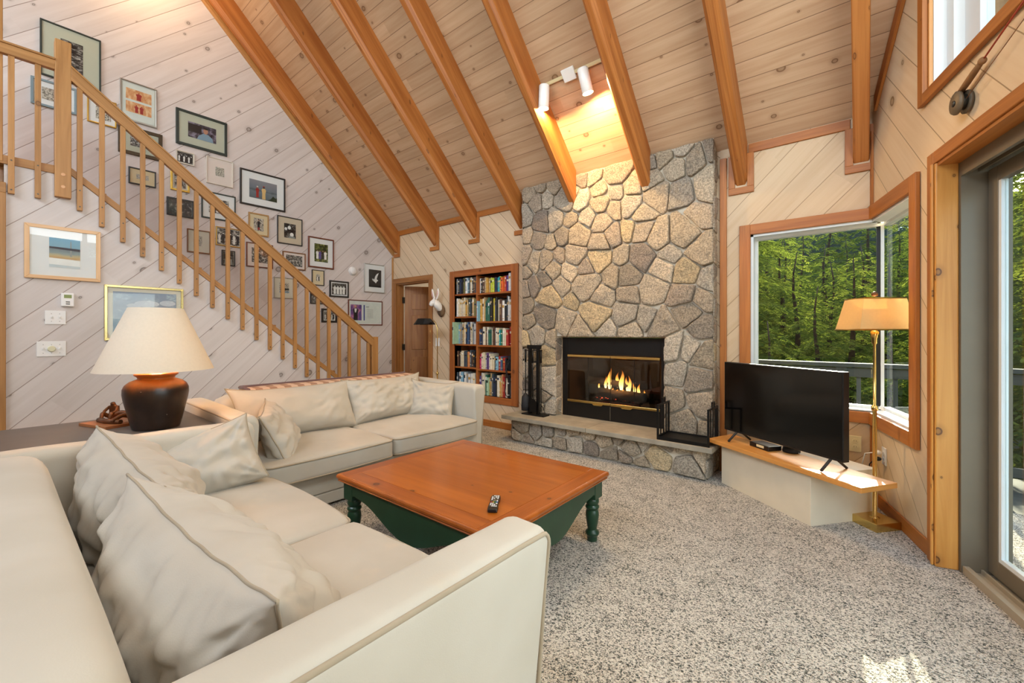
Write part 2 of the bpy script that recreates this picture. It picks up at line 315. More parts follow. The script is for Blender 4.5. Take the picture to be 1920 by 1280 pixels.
# ------------------------------------------------------------------ mesh builder
class MB:
    def __init__(s):
        s.bm = bmesh.new(); s.uv = s.bm.loops.layers.uv.new('UVMap')
    def face(s, pts, mat=0, uvs=None, smooth=False):
        vs = [p if isinstance(p, bmesh.types.BMVert) else s.bm.verts.new(p) for p in pts]
        try: f = s.bm.faces.new(vs)
        except ValueError: return None
        f.material_index = mat; f.smooth = smooth
        if uvs:
            for l, q in zip(f.loops, uvs): l[s.uv].uv = q
        return f
    def box(s, a, b, mat=0, M=None, ax=None):
        lo = [min(a[i], b[i]) for i in range(3)]; hi = [max(a[i], b[i]) for i in range(3)]
        dim = [hi[i]-lo[i] for i in range(3)]
        L = ax if ax is not None else dim.index(max(dim))
        P = [Vector((hi[0] if i & 1 else lo[0], hi[1] if i & 2 else lo[1], hi[2] if i & 4 else lo[2])) for i in range(8)]
        Q = [M @ p if M else p for p in P]; vs = [s.bm.verts.new(q) for q in Q]
        ou, ov = random.random()*5, random.random()*5
        for idx, n in (((0, 4, 6, 2), 0), ((1, 3, 7, 5), 0), ((0, 1, 5, 4), 1), ((2, 6, 7, 3), 1), ((0, 2, 3, 1), 2), ((4, 5, 7, 6), 2)):
            f = s.bm.faces.new([vs[i] for i in idx]); f.material_index = mat
            axs = [k for k in range(3) if k != n]
            ua = L if L in axs else max(axs, key=lambda k: dim[k]); va = [k for k in axs if k != ua][0]
            for l, i in zip(f.loops, idx): l[s.uv].uv = (P[i][ua]+ou, P[i][va]+ov+n*.37)
        return vs
    def prism(s, poly, h0, h1, mat=0, M=None, plane='xy', smooth=False):
        """poly: 2D ccw points; extruded h0..h1 along the third axis"""
        def mk(p, h):
            v = {'xy': (p[0], p[1], h), 'xz': (p[0], h, p[1]), 'yz': (h, p[0], p[1])}[plane]
            v = Vector(v); return M @ v if M else v
        A = [s.bm.verts.new(mk(p, h0)) for p in poly]; B = [s.bm.verts.new(mk(p, h1)) for p in poly]
        ou = random.random()*5; n = len(poly)
        w = max(p[0] for p in poly)-min(p[0] for p in poly); hh = max(p[1] for p in poly)-min(p[1] for p in poly)
        sw = hh > w
        uvp = [((p[1], p[0]) if sw else (p[0], p[1])) for p in poly]; uvp = [(a+ou, b) for a, b in uvp]
        s.face(A[::-1], mat, uvp[::-1]); s.face(B, mat, uvp)
        for i in range(n):
            j = (i+1) % n
            s.face([A[i], A[j], B[j], B[i]], mat, [(uvp[i][0], h0), (uvp[j][0], h0), (uvp[j][0], h1), (uvp[i][0], h1)], smooth)
    def loft(s, rings, mat=0, closed=True, cap=True, smooth=True, capmat=None):
        R = [[s.bm.verts.new(p) for p in r] for r in rings]; n = len(R[0]); acc = 0.0
        ou = random.random()*3
        for k in range(len(R)-1):
            d = (Vector(rings[k+1][0])-Vector(rings[k][0])).length
            for i in range(n if closed else n-1):
                j = (i+1) % n
                s.face([R[k][i], R[k][j], R[k+1][j], R[k+1][i]], mat,
                       [(acc+ou, i/n), (acc+ou, (i+1)/n), (acc+d+ou, (i+1)/n), (acc+d+ou, i/n)], smooth)
            acc += d
        if cap:
            cm = mat if capmat is None else capmat
            s.face(R[0][::-1], cm, [(p[0], p[1]) for p in rings[0]][::-1]); s.face(R[-1], cm, [(p[0], p[1]) for p in rings[-1]])
        return R
    def lathe(s, prof, n=24, c=(0, 0, 0), mat=0, M=None, cap=True, smooth=True):
        rings = []
        for r, z in prof:
            ring = [Vector((c[0]+r*cos(2*pi*i/n), c[1]+r*sin(2*pi*i/n), c[2]+z)) for i in range(n)]
            rings.append([M @ p for p in ring] if M else ring)
        return s.loft(rings, mat, True, cap, smooth)
    def tube(s, pts, r, n=8, mat=0, cap=True, closed=False, flat=1.0):
        pts = [Vector(p) for p in pts]; rings = []
        rr = r if isinstance(r, (list, tuple)) else [r]*len(pts)
        prev = None
        for i, p in enumerate(pts):
            if closed: d = pts[(i+1) % len(pts)]-pts[i-1]
            else: d = pts[min(i+1, len(pts)-1)]-pts[max(i-1, 0)]
            if d.length < 1e-9: d = Vector((0, 0, 1))
            d.normalize()
            if prev is None:
                ref = Vector((0, 0, 1)) if abs(d.z) < .9 else Vector((1, 0, 0)); a = d.cross(ref).normalized()
            else:
                a = (prev-d*prev.dot(d)); a = a.normalized() if a.length > 1e-6 else d.orthogonal().normalized()
            prev = a; b = d.cross(a)
            rings.append([p+(a*cos(2*pi*k/n)+b*sin(2*pi*k/n)*flat)*rr[i] for k in range(n)])
        if closed: rings.append(rings[0])
        return s.loft(rings, mat, True, cap and not closed)
    def ball(s, c, r, mat=0, nu=16, nv=10, M=None):
        if not isinstance(r, (tuple, list)): r = (r, r, r)
        rings = []
        for j in range(nv+1):
            th = pi*j/nv; q = max(sin(th), .02)
            ring = [Vector((c[0]+r[0]*q*cos(2*pi*i/nu), c[1]+r[1]*q*sin(2*pi*i/nu), c[2]-r[2]*cos(th))) for i in range(nu)]
            rings.append([M @ p for p in ring] if M else ring)
        s.loft(rings, mat)
    def build(s, name, mats, parent=None, loc=(0, 0, 0), rot=(0, 0, 0), bevel=0, seg=2, smooth=None, subsurf=0):
        bmesh.ops.recalc_face_normals(s.bm, faces=s.bm.faces)
        me = bpy.data.meshes.new(name); s.bm.to_mesh(me); s.bm.free()
        for m in (mats if isinstance(mats, (list, tuple)) else [mats]): me.materials.append(m)
        if smooth is not None:
            for p in me.polygons: p.use_smooth = smooth
        o = bpy.data.objects.new(name, me); COL.objects.link(o)
        if parent: o.parent = parent
        o.location = loc; o.rotation_euler = rot
        if bevel:
            b = o.modifiers.new('bevel', 'BEVEL'); b.width = bevel; b.segments = seg; b.limit_method = 'ANGLE'; b.angle_limit = radians(40)
        if subsurf:
            b = o.modifiers.new('subsurf', 'SUBSURF'); b.levels = subsurf; b.render_levels = subsurf
        return o
def tag(o, label=None, cat=None, group=None, kind=None):
    if label: o['label'] = label
    if cat: o['category'] = cat
    if group: o['group'] = group
    if kind: o['kind'] = kind
    return o
def thing(name, label, cat, loc=(0, 0, 0), rz=0.0, group=None):
    o = bpy.data.objects.new(name, None); COL.objects.link(o); o.empty_display_size = .1
    o.location = loc; o.rotation_euler = (0, 0, rz)
    return tag(o, label, cat, group)
def struct(o, label=None): return tag(o, label, None, None, 'structure')
def bx(name, a, b, mat, parent=None, bevel=0, ax=None, loc=(0, 0, 0), rot=(0, 0, 0)):
    m = MB(); m.box(a, b, 0, None, ax); return m.build(name, mat, parent, loc, rot, bevel)
def copy_tree(o, parent=None):
    c = o.copy(); COL.objects.link(c)
    if parent: c.parent = parent
    for ch in list(o.children): copy_tree(ch, c)
    return c

# ------------------------------------------------------------------ room shell
ROOF0 = 2.88                                        # ceiling meets the back wall here and climbs at 45 degrees
RIDGE = -5.3
RW0 = Vector((6.03, 0, 0)); RWU = Vector((.267, -.964, 0)).normalized(); RWN = Vector((.964, .267, 0)).normalized()
def wall(name, org, U, N, u0, u1, z0, z1, holes, th, mat, ang, clip=None):
    m = MB(); us = sorted({u0, u1} | {h[i] for h in holes for i in (0, 1)}); zs = sorted({z0, z1} | {h[i] for h in holes for i in (2, 3)})
    us = [u for u in us if u0 <= u <= u1]; zs = [z for z in zs if z0 <= z <= z1]
    ca, sa = cos(ang), sin(ang)
    def inside(u, z): return any(h[0] < u < h[1] and h[2] < z < h[3] for h in holes)
    def P(u, z, d): return Vector(org)+Vector(U)*u+Vector((0, 0, z))+Vector(N)*d
    def uvq(u, z): return (u*ca+z*sa, -u*sa+z*ca+20)
    for a, b in zip(us, us[1:]):
        for c, d in zip(zs, zs[1:]):
            if inside((a+b)/2, (c+d)/2): continue
            q = [(a, c), (b, c), (b, d), (a, d)]
            m.face([P(u, z, 0) for u, z in q], 0, [uvq(*p) for p in q]); m.face([P(u, z, th) for u, z in q][::-1], 0, [uvq(*p) for p in q][::-1])
            for (p, r), mid in (((q[0], q[1]), ((a+b)/2, c-1e-4)), ((q[1], q[2]), (b+1e-4, (c+d)/2)), ((q[2], q[3]), ((a+b)/2, d+1e-4)), ((q[3], q[0]), (a-1e-4, (c+d)/2))):
                if inside(*mid) or not (u0 < mid[0] < u1 and z0 < mid[1] < z1):
                    m.face([P(p[0], p[1], 0), P(p[0], p[1], th), P(r[0], r[1], th), P(r[0], r[1], 0)], 0,
                           [(0, 0), (0, th), (1, th), (1, 0)])
    bmesh.ops.remove_doubles(m.bm, verts=m.bm.verts, dist=1e-5)
    for co, no in (clip or []):
        bmesh.ops.bisect_plane(m.bm, geom=m.bm.verts[:]+m.bm.edges[:]+m.bm.faces[:], plane_co=co, plane_no=no, clear_outer=True)
    return struct(m.build(name, mat))
ROOFCLIP = [((0, 0, ROOF0+.03), (0, 1, 1)), ((0, RIDGE, ROOF0+.03-RIDGE), (0, -1, 1))]
WIN = (5.225, 6.20, .655, 2.09)
wall('wall_back', (0, 0, 0), (1, 0, 0), (0, 1, 0), -.12, 6.03, 0, 3.1,
     [(.10, .93, -1, 2.03), (1.49, 2.545, .40, 2.02), (3.30, 4.50, .28, 1.19), WIN], .12, M['pine_back'], radians(-45), ROOFCLIP[:1])
# the bay of the back wall right of the chimney has boards that rise to the right
m = MB()
wall('wall_back_bay', (0, -.004, 0), (1, 0, 0), (0, 1, 0), 4.98, 6.03, 0, 3.1, [WIN], .004, M['pine_bay'], radians(45), ROOFCLIP[:1])
wall('wall_left', (0, 0, 0), (0, 1, 0), (-1, 0, 0), -8.2, .12, 0, 8.3, [], .12, M['pine_left'], radians(45), ROOFCLIP)
wall('wall_right', RW0, RWU, RWN, 0, 5.6, 0, 8.3, [(-.2, .685, .655, 2.09), (1.0, 3.3, .0, 2.15), (.865, 3.2, 2.595, 4.6)], .14, M['pine_right'], radians(-45), ROOFCLIP)
RB = RW0+RWU*5.6
RWU2 = Vector((-.267, -.964, 0)).normalized(); RWN2 = Vector((.964, -.267, 0)).normalized()
wall('wall_gable', RB, RWU2, RWN2, 0, 3.2, 0, 8.3, [], .14, M['pine_right'], radians(45), ROOFCLIP)
wall('wall_front', (0, -8.0, 0), (1, 0, 0), (0, -1, 0), -.12, 7.6, 0, 6.5, [(1.2, 5.8, 3.7, 5.2)], .14, M['pine_back'], radians(45), [((0, RIDGE, ROOF0+.03-RIDGE), (0, -1, 1))])
# floor and ceiling
m = MB(); m.box((-.12, -8.2, -.12), (7.7, .3, 0)); struct(m.build('floor', M['carpet']))
m = MB()
def slope(y0, y1, x0, x1, t, up):
    z0, z1 = (ROOF0-y0, ROOF0-y1) if up else (ROOF0-2*RIDGE+y0, ROOF0-2*RIDGE+y1)
    L0, L1 = -y0*sqrt(2), -y1*sqrt(2)
    A = [(x0, y0, z0), (x1, y0, z0), (x1, y1, z1), (x0, y1, z1)]; uvs = [(x0, L0), (x1, L0), (x1, L1), (x0, L1)]
    m.face(A, 0, uvs); m.face([(p[0], p[1]+t*(.7 if up else -.7), p[2]+t*.7) for p in A][::-1], 0, uvs[::-1])
slope(.35, RIDGE, -.15, 8.2, .15, True); slope(RIDGE, -8.3, -.15, 8.2, .15, False)
struct(m.build('ceiling', M['pine_ceiling']))

# rafters
RX = [.055, 1.01, 1.83, 2.642, 3.458, 4.288, 5.102, 5.918]
for i, x in enumerate(RX):
    w = .098; m = MB(); y0 = -.13 if i in (4, 5) else -.004; y1 = RIDGE
    zb, zt = 2.53, 2.90
    n = 14; rings = []; rnd = random.Random(i*11+3)
    for k in range(n+1):
        y = y0+(y1-y0)*k/n; jb = rnd.uniform(-.004, .004); c = .018+rnd.uniform(-.004, .012)
        if i == 7: c = .006
        z0 = zb-y+jb; pts = [(x, z0+c*1.4), (x+c, z0), (x+w-c*1.2, z0), (x+w-rnd.uniform(0, .004), z0+c*2.2), (x+w, zt-y), (x, zt-y)]
        rings.append([Vector((px, y, pz)) for px, pz in pts])
    R = m.loft(rings, 0, True, True, False)
    o = struct(m.build('rafter', M['rafter']))
    # mitred trim box around the rafter end
    m = MB(); x0, x1 = x-.05, x+w+.05
    if i == 0: x0 = x
    if i in (0, 1, 2, 3, 6, 7):
        m.box((x0, -.022, 2.46), (x1, -.005, 2.515)); m.box((x1-.05, -.022, 2.515), (x1, -.005, 2.80))
        if i in (6, 7): m.box((x0, -.022, 2.515), (x0+.05, -.005, 2.80))
        struct(m.build('trim_%d' % (20+i), M['trim'], bevel=.002))
# dark gap under the last rafters is the trim pocket; board where the left wall meets the first rafter
m = MB()
for a, b, z0, z1 in ((0.0, .05, 2.49, 2.62),):
    P = [(.0, -.004, z0), (.05, -.004, z0), (.05, -.004, z1), (0, -.004, z1)]
    m.loft([[Vector(p) for p in P], [Vector((p[0], RIDGE, p[2]-RIDGE)) for p in P]], 0, True, True, False)
struct(m.build('trim_1', M['stair'], bevel=.003))
# crown strip along the back wall, corner strip, chimney-side post, gable rake strip
m = MB()
for a, b in ((.155, 1.0), (1.12, 1.82), (1.94, 2.63), (5.21, 5.90)): m.box((a, -.02, 2.80), (b, -.004, 2.875))
struct(m.build('trim_2', M['trim'], bevel=.002))
bxs = struct(bx('trim_3', (0, -.022, 0), (.022, -.003, 2.47), M['stair'], bevel=.002))
struct(bx('trim_4', (4.982, -.028, 0), (5.036, -.005, 2.80), M['trim'], bevel=.003))
m = MB(); P = [RW0+RWU*.02-RWN*.02+Vector((0, 0, 2.74)), RW0+RWU*.02-RWN*.003+Vector((0, 0, 2.74))]
A = [Vector((0, 0, 0)), -RWN*.018]
def rake(s, dz): q = RW0+RWU*s; return q+Vector((0, 0, ROOF0-q.y+dz))
m.loft([[rake(s, -.01)-RWN*.002, rake(s, -.01)-RWN*.02, rake(s, -.12)-RWN*.02, rake(s, -.12)-RWN*.002] for s in (.10, 5.4)], 0, True, True, False)
struct(m.build('trim_5', M['trim']))
m = MB(); m.loft([[RW0+RWU*s-RWN*d+Vector((0, 0, z)) for s, d in ((.005, .002), (.005, .016), (.034, .016), (.034, .002))] for z in (2.19, 2.74)], 0, True, True, False)
struct(m.build('trim_6', M['trim']))
m = MB(); m.loft([[RW0+RWU*s-RWN*d+Vector((0, 0, z)) for s, d in ((.005, .002), (.005, .016), (.03, .016), (.03, .002))] for z in (.08, .56)], 0, True, True, False)
struct(m.build('trim_7', M['trim']))
def rwm(s, d, z): return RW0+RWU*s+RWN*d+Vector((0, 0, z))
def rbox(m, s0, s1, d0, d1, z0, z1, mat=0):
    Mx = Matrix.Translation(RW0) @ Matrix(((RWU.x, RWN.x, 0, 0), (RWU.y, RWN.y, 0, 0), (0, 0, 1, 0), (0, 0, 0, 1)))
    return m.box((s0, d0, z0), (s1, d1, z1), mat, Mx)
# baseboards
struct(bx('baseboard_back', (1.02, -.016, 0), (2.84, -.002, .085), M['trim'], bevel=.002))
struct(bx('baseboard_back_bay', (5.04, -.018, 0), (6.02, -.006, .085), M['trim'], bevel=.002))
m = MB(); rbox(m, .02, .915, -.016, -.002, 0, .085); struct(m.build('baseboard_right', M['trim'], bevel=.002))

# ------------------------------------------------------------------ corner window: two panes meeting at a slim corner post
m = MB()
m.box((5.14, -.026, .565), (5.225, -.005, 2.175)); m.box((5.225, -.026, 2.09), (6.022, -.005, 2.175)); m.box((5.225, -.026, .565), (6.015, -.005, .65))
o = m.build('window_1', M['trim'], bevel=.003); struct(o)
m = MB()
m.box((5.225, -.004, .655), (5.245, .15, 2.09)); m.box((5.225, -.004, 2.07), (6.06, .15, 2.09)); m.box((5.225, -.004, .645), (6.06, .15, .665))
m.build('jamb_liner', M['white_frame'], o)
m = MB(); m.box((5.245, .085, .665), (5.262, .13, 2.07)); m.box((5.262, .085, 2.05), (6.10, .13, 2.07)); m.box((5.262, .085, .665), (6.10, .13, .685)); m.build('sash', M['white_frame'], o)
bx('pane', (5.262, .104, .685), (6.075, .11, 2.05), M['glass'], o)
m = MB()
rbox(m, .685, .775, -.026, -.003, .56, 2.185); rbox(m, .005, .685, -.026, -.003, 2.09, 2.185); rbox(m, .005, .685, -.026, -.003, .56, .65)
o2 = m.build('window_2', M['trim'], bevel=.003); struct(o2)
m = MB(); rbox(m, .665, .685, -.002, .15, .655, 2.09); rbox(m, -.02, .685, -.002, .15, 2.07, 2.09); rbox(m, -.02, .685, -.002, .15, .645, .665); m.build('jamb_liner', M['white_frame'], o2)
m = MB(); rbox(m, .645, .665, .085, .13, .665, 2.07); rbox(m, -.08, .645, .085, .13, 2.05, 2.07); rbox(m, -.08, .645, .085, .13, .665, .685); m.build('sash', M['white_frame'], o2)
m = MB(); rbox(m, -.06, .645, .104, .11, .685, 2.05); m.build('pane', M['glass'], o2)
cpt = Vector((6.085, .108, 0))
m = MB(); m.box((6.055, .09, .66), (6.078, .13, 2.08)); m.build('corner_post', M['tv_black'], o2)
m = MB(); m.box((6.08, .08, .66), (6.10, .13, 2.08)); m.build('corner_bead', M['white_frame'], o2)

# high gable window
m = MB(); t = -.028
rbox(m, .805, .865, t, -.003, 2.535, 4.68); rbox(m, .865, 3.26, t, -.003, 2.535, 2.595); rbox(m, .865, 3.26, t, -.003, 4.6, 4.68); rbox(m, 3.2, 3.26, t, -.003, 2.595, 4.6)
o = struct(m.build('window_3', M['trim'], bevel=.003))
m = MB(); rbox(m, .865, .88, -.003, .014, 2.595, 4.6); rbox(m, .88, 3.2, -.003, .014, 2.595, 2.61); m.build('jamb_liner', M['plank'], o)
m = MB(); rbox(m, .866, .885, .015, .12, 2.595, 4.6); rbox(m, .885, .955, .07, .13, 2.595, 4.6); rbox(m, .955, 3.2, .05, .13, 2.595, 2.63); rbox(m, .955, 1.09, .115, .17, 2.61, 4.6);  rbox(m, 1.9, 1.96, .12, .17, 2.63, 4.6); m.build('sash', M['white_frame'], o)
m = MB(); rbox(m, 1.09, 3.2, .14, .146, 2.62, 4.6); m.build('pane', M['glass'], o)

# sliding glass door in the gable wall
m = MB(); rbox(m, .925, .995, -.03, -.003, 0, 2.215); rbox(m, .995, 3.4, -.03, -.003, 2.15, 2.215)
o = struct(m.build('door_1', M['trim'], bevel=.004))
m = MB(); rbox(m, .984, 1.004, -.040, -.028, 0, 2.15); rbox(m, .997, 1.018, -.028, .066, 0, 2.15); m.build('side_jamb', M['jamb'], o, bevel=.006)
m = MB(); rbox(m, 1.018, 3.3, -.02, .066, 2.132, 2.15); m.build('head_jamb', M['trim'], o)
m = MB(); rbox(m, 1.012, 1.035, .066, .26, 0, 2.15); rbox(m, 1.035, 3.3, .066, .26, 2.10, 2.15); rbox(m, 1.035, 3.3, .066, .085, 2.06, 2.10); rbox(m, 1.04, 3.3, .13, .14, 2.07, 2.10); m.build('door_frame', M['grey_frame'], o)
m = MB(); rbox(m, 1.04, 3.3, .07, .27, 0, .014); rbox(m, 1.04, 3.3, .07, .095, .014, .04); rbox(m, 1.04, 3.3, .14, .15, .014, .035); rbox(m, 1.04, 3.3, .20, .21, .014, .035); m.build('sill_track', M['sill'], o)
m = MB()
for s0, s1, d in ((1.045, 2.15, .165), (2.10, 3.3, .115)):
    rbox(m, s0, s0+.075, d, d+.04, .035, 2.07); rbox(m, s1-.075, s1, d, d+.04, .035, 2.07); rbox(m, s0+.075, s1-.075, d, d+.04, .035, .12); rbox(m, s0+.075, s1-.075, d, d+.04, 1.995, 2.07)
m.build('door_sash', M['grey_frame'], o, bevel=.003)
m = MB()
for s0, s1, d in ((1.045, 2.15, .165), (2.10, 3.3, .115)):
    rbox(m, s0+.075, s0+.095, d+.004, d+.03, .12, 1.995); rbox(m, s0+.095, s1-.075, d+.004, d+.03, .12, .14)
m.build('glazing_bead', M['white_frame'], o)
m = MB(); rbox(m, 1.14, 2.08, .18, .187, .13, 1.99); rbox(m, 2.19, 3.23, .13, .137, .13, 1.99); m.build('pane', M['glass'], o)

# ------------------------------------------------------------------ doorway in the back wall with the open door and the room behind
m = MB(); m.box((.022, -.024, 0), (.105, -.002, 2.03)); m.box((.93, -.024, 0), (1.012, -.002, 2.03)); m.box((.022, -.024, 2.03), (1.012, -.002, 2.11))
o = struct(m.build('door_2', M['door'], bevel=.004))
m = MB(); m.box((.10, 0, 0), (.118, .13, 2.03)); m.box((.912, 0, 0), (.93, .13, 2.03)); m.box((.118, 0, 2.012), (.912, .13, 2.03)); m.box((.118, .05, 0), (.13, .09, 2.012)); m.box((.90, .05, 0), (.912, .09, 2.012)); m.build('door_jamb', M['door'], o)
m = MB(); m.box((0, 0, .01), (.76, .04, 2.0), 0, None, 2); leaf = m.build('door_leaf', M['door'], o, (.14, .135, 0), (0, 0, radians(52)))
m = MB()
for x0, x1, z0, z1 in ((.11, .36, 1.62, 1.88), (.40, .65, 1.62, 1.88), (.11, .36, .96, 1.52), (.40, .65, .96, 1.52), (.11, .36, .2, .84), (.40, .65, .2, .84)):
    for y in (-.011, .039):
        vs = m.box((x0, y, z0), (x1, y+.012, z1), 0, None, 2)
m.build('raised_panel', M['door'], leaf, bevel=.008)
for z in (.95, 1.72): bx('hinge', (.118, .10, z), (.15, .132, z+.10), M['hinge'], o)
room = MB()
room.box((-.6, 2.3, -.02), (1.42, 2.4, 2.6)); room.box((-.7, .12, -.02), (-.6, 2.4, 2.6)); room.box((1.42, .36, -.02), (1.5, 2.4, 2.6)); room.box((-.6, .12, 2.45), (1.42, 2.4, 2.55)); room.box((-.6, .12, -.1), (1.42, 2.4, 0))
room.box((1.40, .12, -.02), (1.42, .36, 2.6)); struct(room.build('wall_hallway', M['plaster']))
light('hall_lamp', 'POINT', (.45, 1.5, 2.2), 14, (1, .85, .65), shadow_soft_size=.1)

# ------------------------------------------------------------------ stair: sided wall, stringer, steps and railing
SX = .905; SL = -.817
def strz(y): return 2.521+SL*(y+3.735)              # lower edge of the stringer trim
m = MB()
def uvd(y, z): c = sqrt(.5); return ((y+z)*c, (z-y)*c+20)
prof = [(-4.125, 0), (-.66, 0), (-.66, strz(-.66)), (-3.78, 2.555), (-4.125, 2.555)]
for x, flip in ((SX, False), (SX-.09, True)):
    q = [Vector((x, y, z)) for y, z in prof]; uvs = [uvd(y, z) for y, z in prof]
    m.face(q[::-1] if flip else q, 0, uvs[::-1] if flip else uvs)
struct(m.build('wall_stair', M['pine_under']))
m = MB(); q = [(-8.0, 2.555), (-4.02, 2.555)]
struct(bx('floor_landing', (.006, -7.9, 2.40), (SX-.10, -3.80, 2.60), M['plank'], ax=1))
m = MB()
for a, b in (((-8.0, 2.545), (-3.80, 2.545)),): m.box((SX-.09, a[0], 2.535), (SX+.012, b[0], 2.60))
ya, yb = -3.80, -.66
m.loft([[Vector((x, y, strz(y)+dz)) for x, dz in ((SX-.09, -.0), (SX+.012, -.0), (SX+.012, .062), (SX-.09, .062))] for y in (ya, yb)], 0, True, True, False)
struct(m.build('trim_8', M['stair'], bevel=.002))
st = MB(); n = 13
for k in range(n):
    y = -.72-k*.235; z = .19*(k+1)
    st.box((.006, y-.255, z-.03), (SX-.095, y, z), 0); st.box((.006, y-.015, z-.19), (SX-.095, y, z-.03), 0)
o = st.build('staircase', M['stair']); tag(o, 'oak staircase climbing behind the railing along the picture wall', 'stairs')
rail = thing('stair_railing', 'oak stair railing with square spindles and two newel posts', 'railing', (.945, -.98, 0))
RL = Vector((.945, -.98, 0))
def rloc(p): return Vector(p)-RL
m = MB(); Mt = Matrix.Translation(-RL)
m.box((.86, -3.862, 2.345), (.952, -3.768, 3.62), 0, Mt); nw = m.build('newel_post', M['stair'], rail, bevel=.004)
for z in (2.43, 2.53):
    m = MB(); m.lathe([(.0125, 0), (.0125, .004)], 14, M=Mt @ Matrix.Translation((.951, -3.815, z)) @ Matrix.Rotation(pi/2, 4, 'Y')); m.build('plug', M['plank'], nw)
m = MB(); m.box((.86, -.985, 0), (.952, -.893, 1.185), 0, Mt); m.build('newel_post', M['stair'], rail, bevel=.006)
def sloped(y0, y1, z0, k, pts): return [[Vector((x, y, z0+k*(y-y0)+dz))-RL for x, dz in pts] for y in (y0, y1)]
m = MB(); m.loft(sloped(-3.77, -.98, 3.434, -.808, [(.905, -.118), (.952, -.118), (.952, -.012), (.905, -.012)]), 0, True, True, False); m.build('handrail', M['stair'], rail, bevel=.003)
m = MB(); m.loft(sloped(-3.77, -.96, 3.434, -.808, [(.89, -.012), (.962, -.012), (.962, .004), (.89, .004)]), 0, True, True, False); m.build('rail_cap', M['stair'], rail, bevel=.003)
m = MB(); m.box((.905, -6.5, 3.365), (.952, -3.86, 3.44), 0, Mt); m.build('landing_rail', M['stair'], rail, bevel=.003)
m = MB(); m.box((.89, -6.5, 3.44), (.962, -3.86, 3.456), 0, Mt); m.build('landing_rail_cap', M['stair'], rail, bevel=.003)
def bolts(parent, pts):
    for p in pts:
        q = MB(); q.lathe([(.0055, 0), (.005, .003)], 10, M=Mt @ Matrix.Translation(p) @ Matrix.Rotation(pi/2, 4, 'Y')); q.build('bolt', M['hinge'], parent)
for i in range(21):
    y = -3.718+.1345*i; zb = 2.262+SL*(y+3.718); zt = 3.434-.808*(y+3.77)-.11
    zb = max(zb, 0.02)
    m = MB(); m.box((.907, y-.017, zb), (.941, y+.017, zt), 0, Mt); b = m.build('baluster', M['stair'], rail, bevel=.002)
    if i < 17: bolts(b, [(.941, y, zb+.03), (.941, y, zb+.165)])
for y in (-4.089, -3.952, -4.224, -4.36, -4.496):
    m = MB(); m.box((.907, y-.017, 2.31), (.941, y+.017, 3.37), 0, Mt); b = m.build('baluster', M['stair'], rail, bevel=.002)
    bolts(b, [(.941, y, 2.34), (.941, y, 2.565)])
m = MB(); m.box((.83, -4.235, 2.55), (.92, -4.13, 6.8)); tag(m.build('landing_post', M['stair'], bevel=.004), 'tall square oak post on the landing at the top of the stairs', 'post')
m = MB(); m.box((.86, -4.19, 0), (.932, -4.115, 2.31), 0, None, 2); m.box((.86, -5.2, 2.31), (.932, -4.115, 2.39), 0); struct(m.build('door_3', M['stair'], bevel=.003))

# ------------------------------------------------------------------ stone fireplace
def clip_poly(poly, a, b, c):
    """keep a*x+b*y<=c"""
    out = []
    for i in range(len(poly)):
        p, q = poly[i], poly[(i+1) % len(poly)]; dp, dq = a*p[0]+b*p[1]-c, a*q[0]+b*q[1]-c
        if dp <= 0: out.append(p)
        if (dp < 0 < dq) or (dq < 0 < dp):
            t = dp/(dp-dq); out.append((p[0]+(q[0]-p[0])*t, p[1]+(q[1]-p[1])*t))
    return out
def cells(seeds, rect, wts=None):
    res = []
    for i, s in enumerate(seeds):
        poly = [(rect[0], rect[2]), (rect[1], rect[2]), (rect[1], rect[3]), (rect[0], rect[3])]
        for j, r in enumerate(seeds):
            if i == j: continue
            dx, dy = r[0]-s[0], r[1]-s[1]
            if dx*dx+dy*dy > 1.7: continue
            k = .5+(.0 if wts is None else (wts[i]-wts[j])*.5)
            mx, my = s[0]+dx*k, s[1]+dy*k
            poly = clip_poly(poly, dx, dy, dx*mx+dy*my)
            if not poly: break
        res.append(poly)
    return res
def area(p): return .5*sum(p[i][0]*p[(i+1) % len(p)][1]-p[(i+1) % len(p)][0]*p[i][1] for i in range(len(p)))
def cen(p): return (sum(q[0] for q in p)/len(p), sum(q[1] for q in p)/len(p))
STONE_COLS = ['#b5a38c', '#bfad94', '#a3937e', '#b5a288', '#a89c8c', '#c2ab86', '#978978', '#b8ab98', '#ad9c84', '#8c7e70', '#bcae9a', '#a89682']
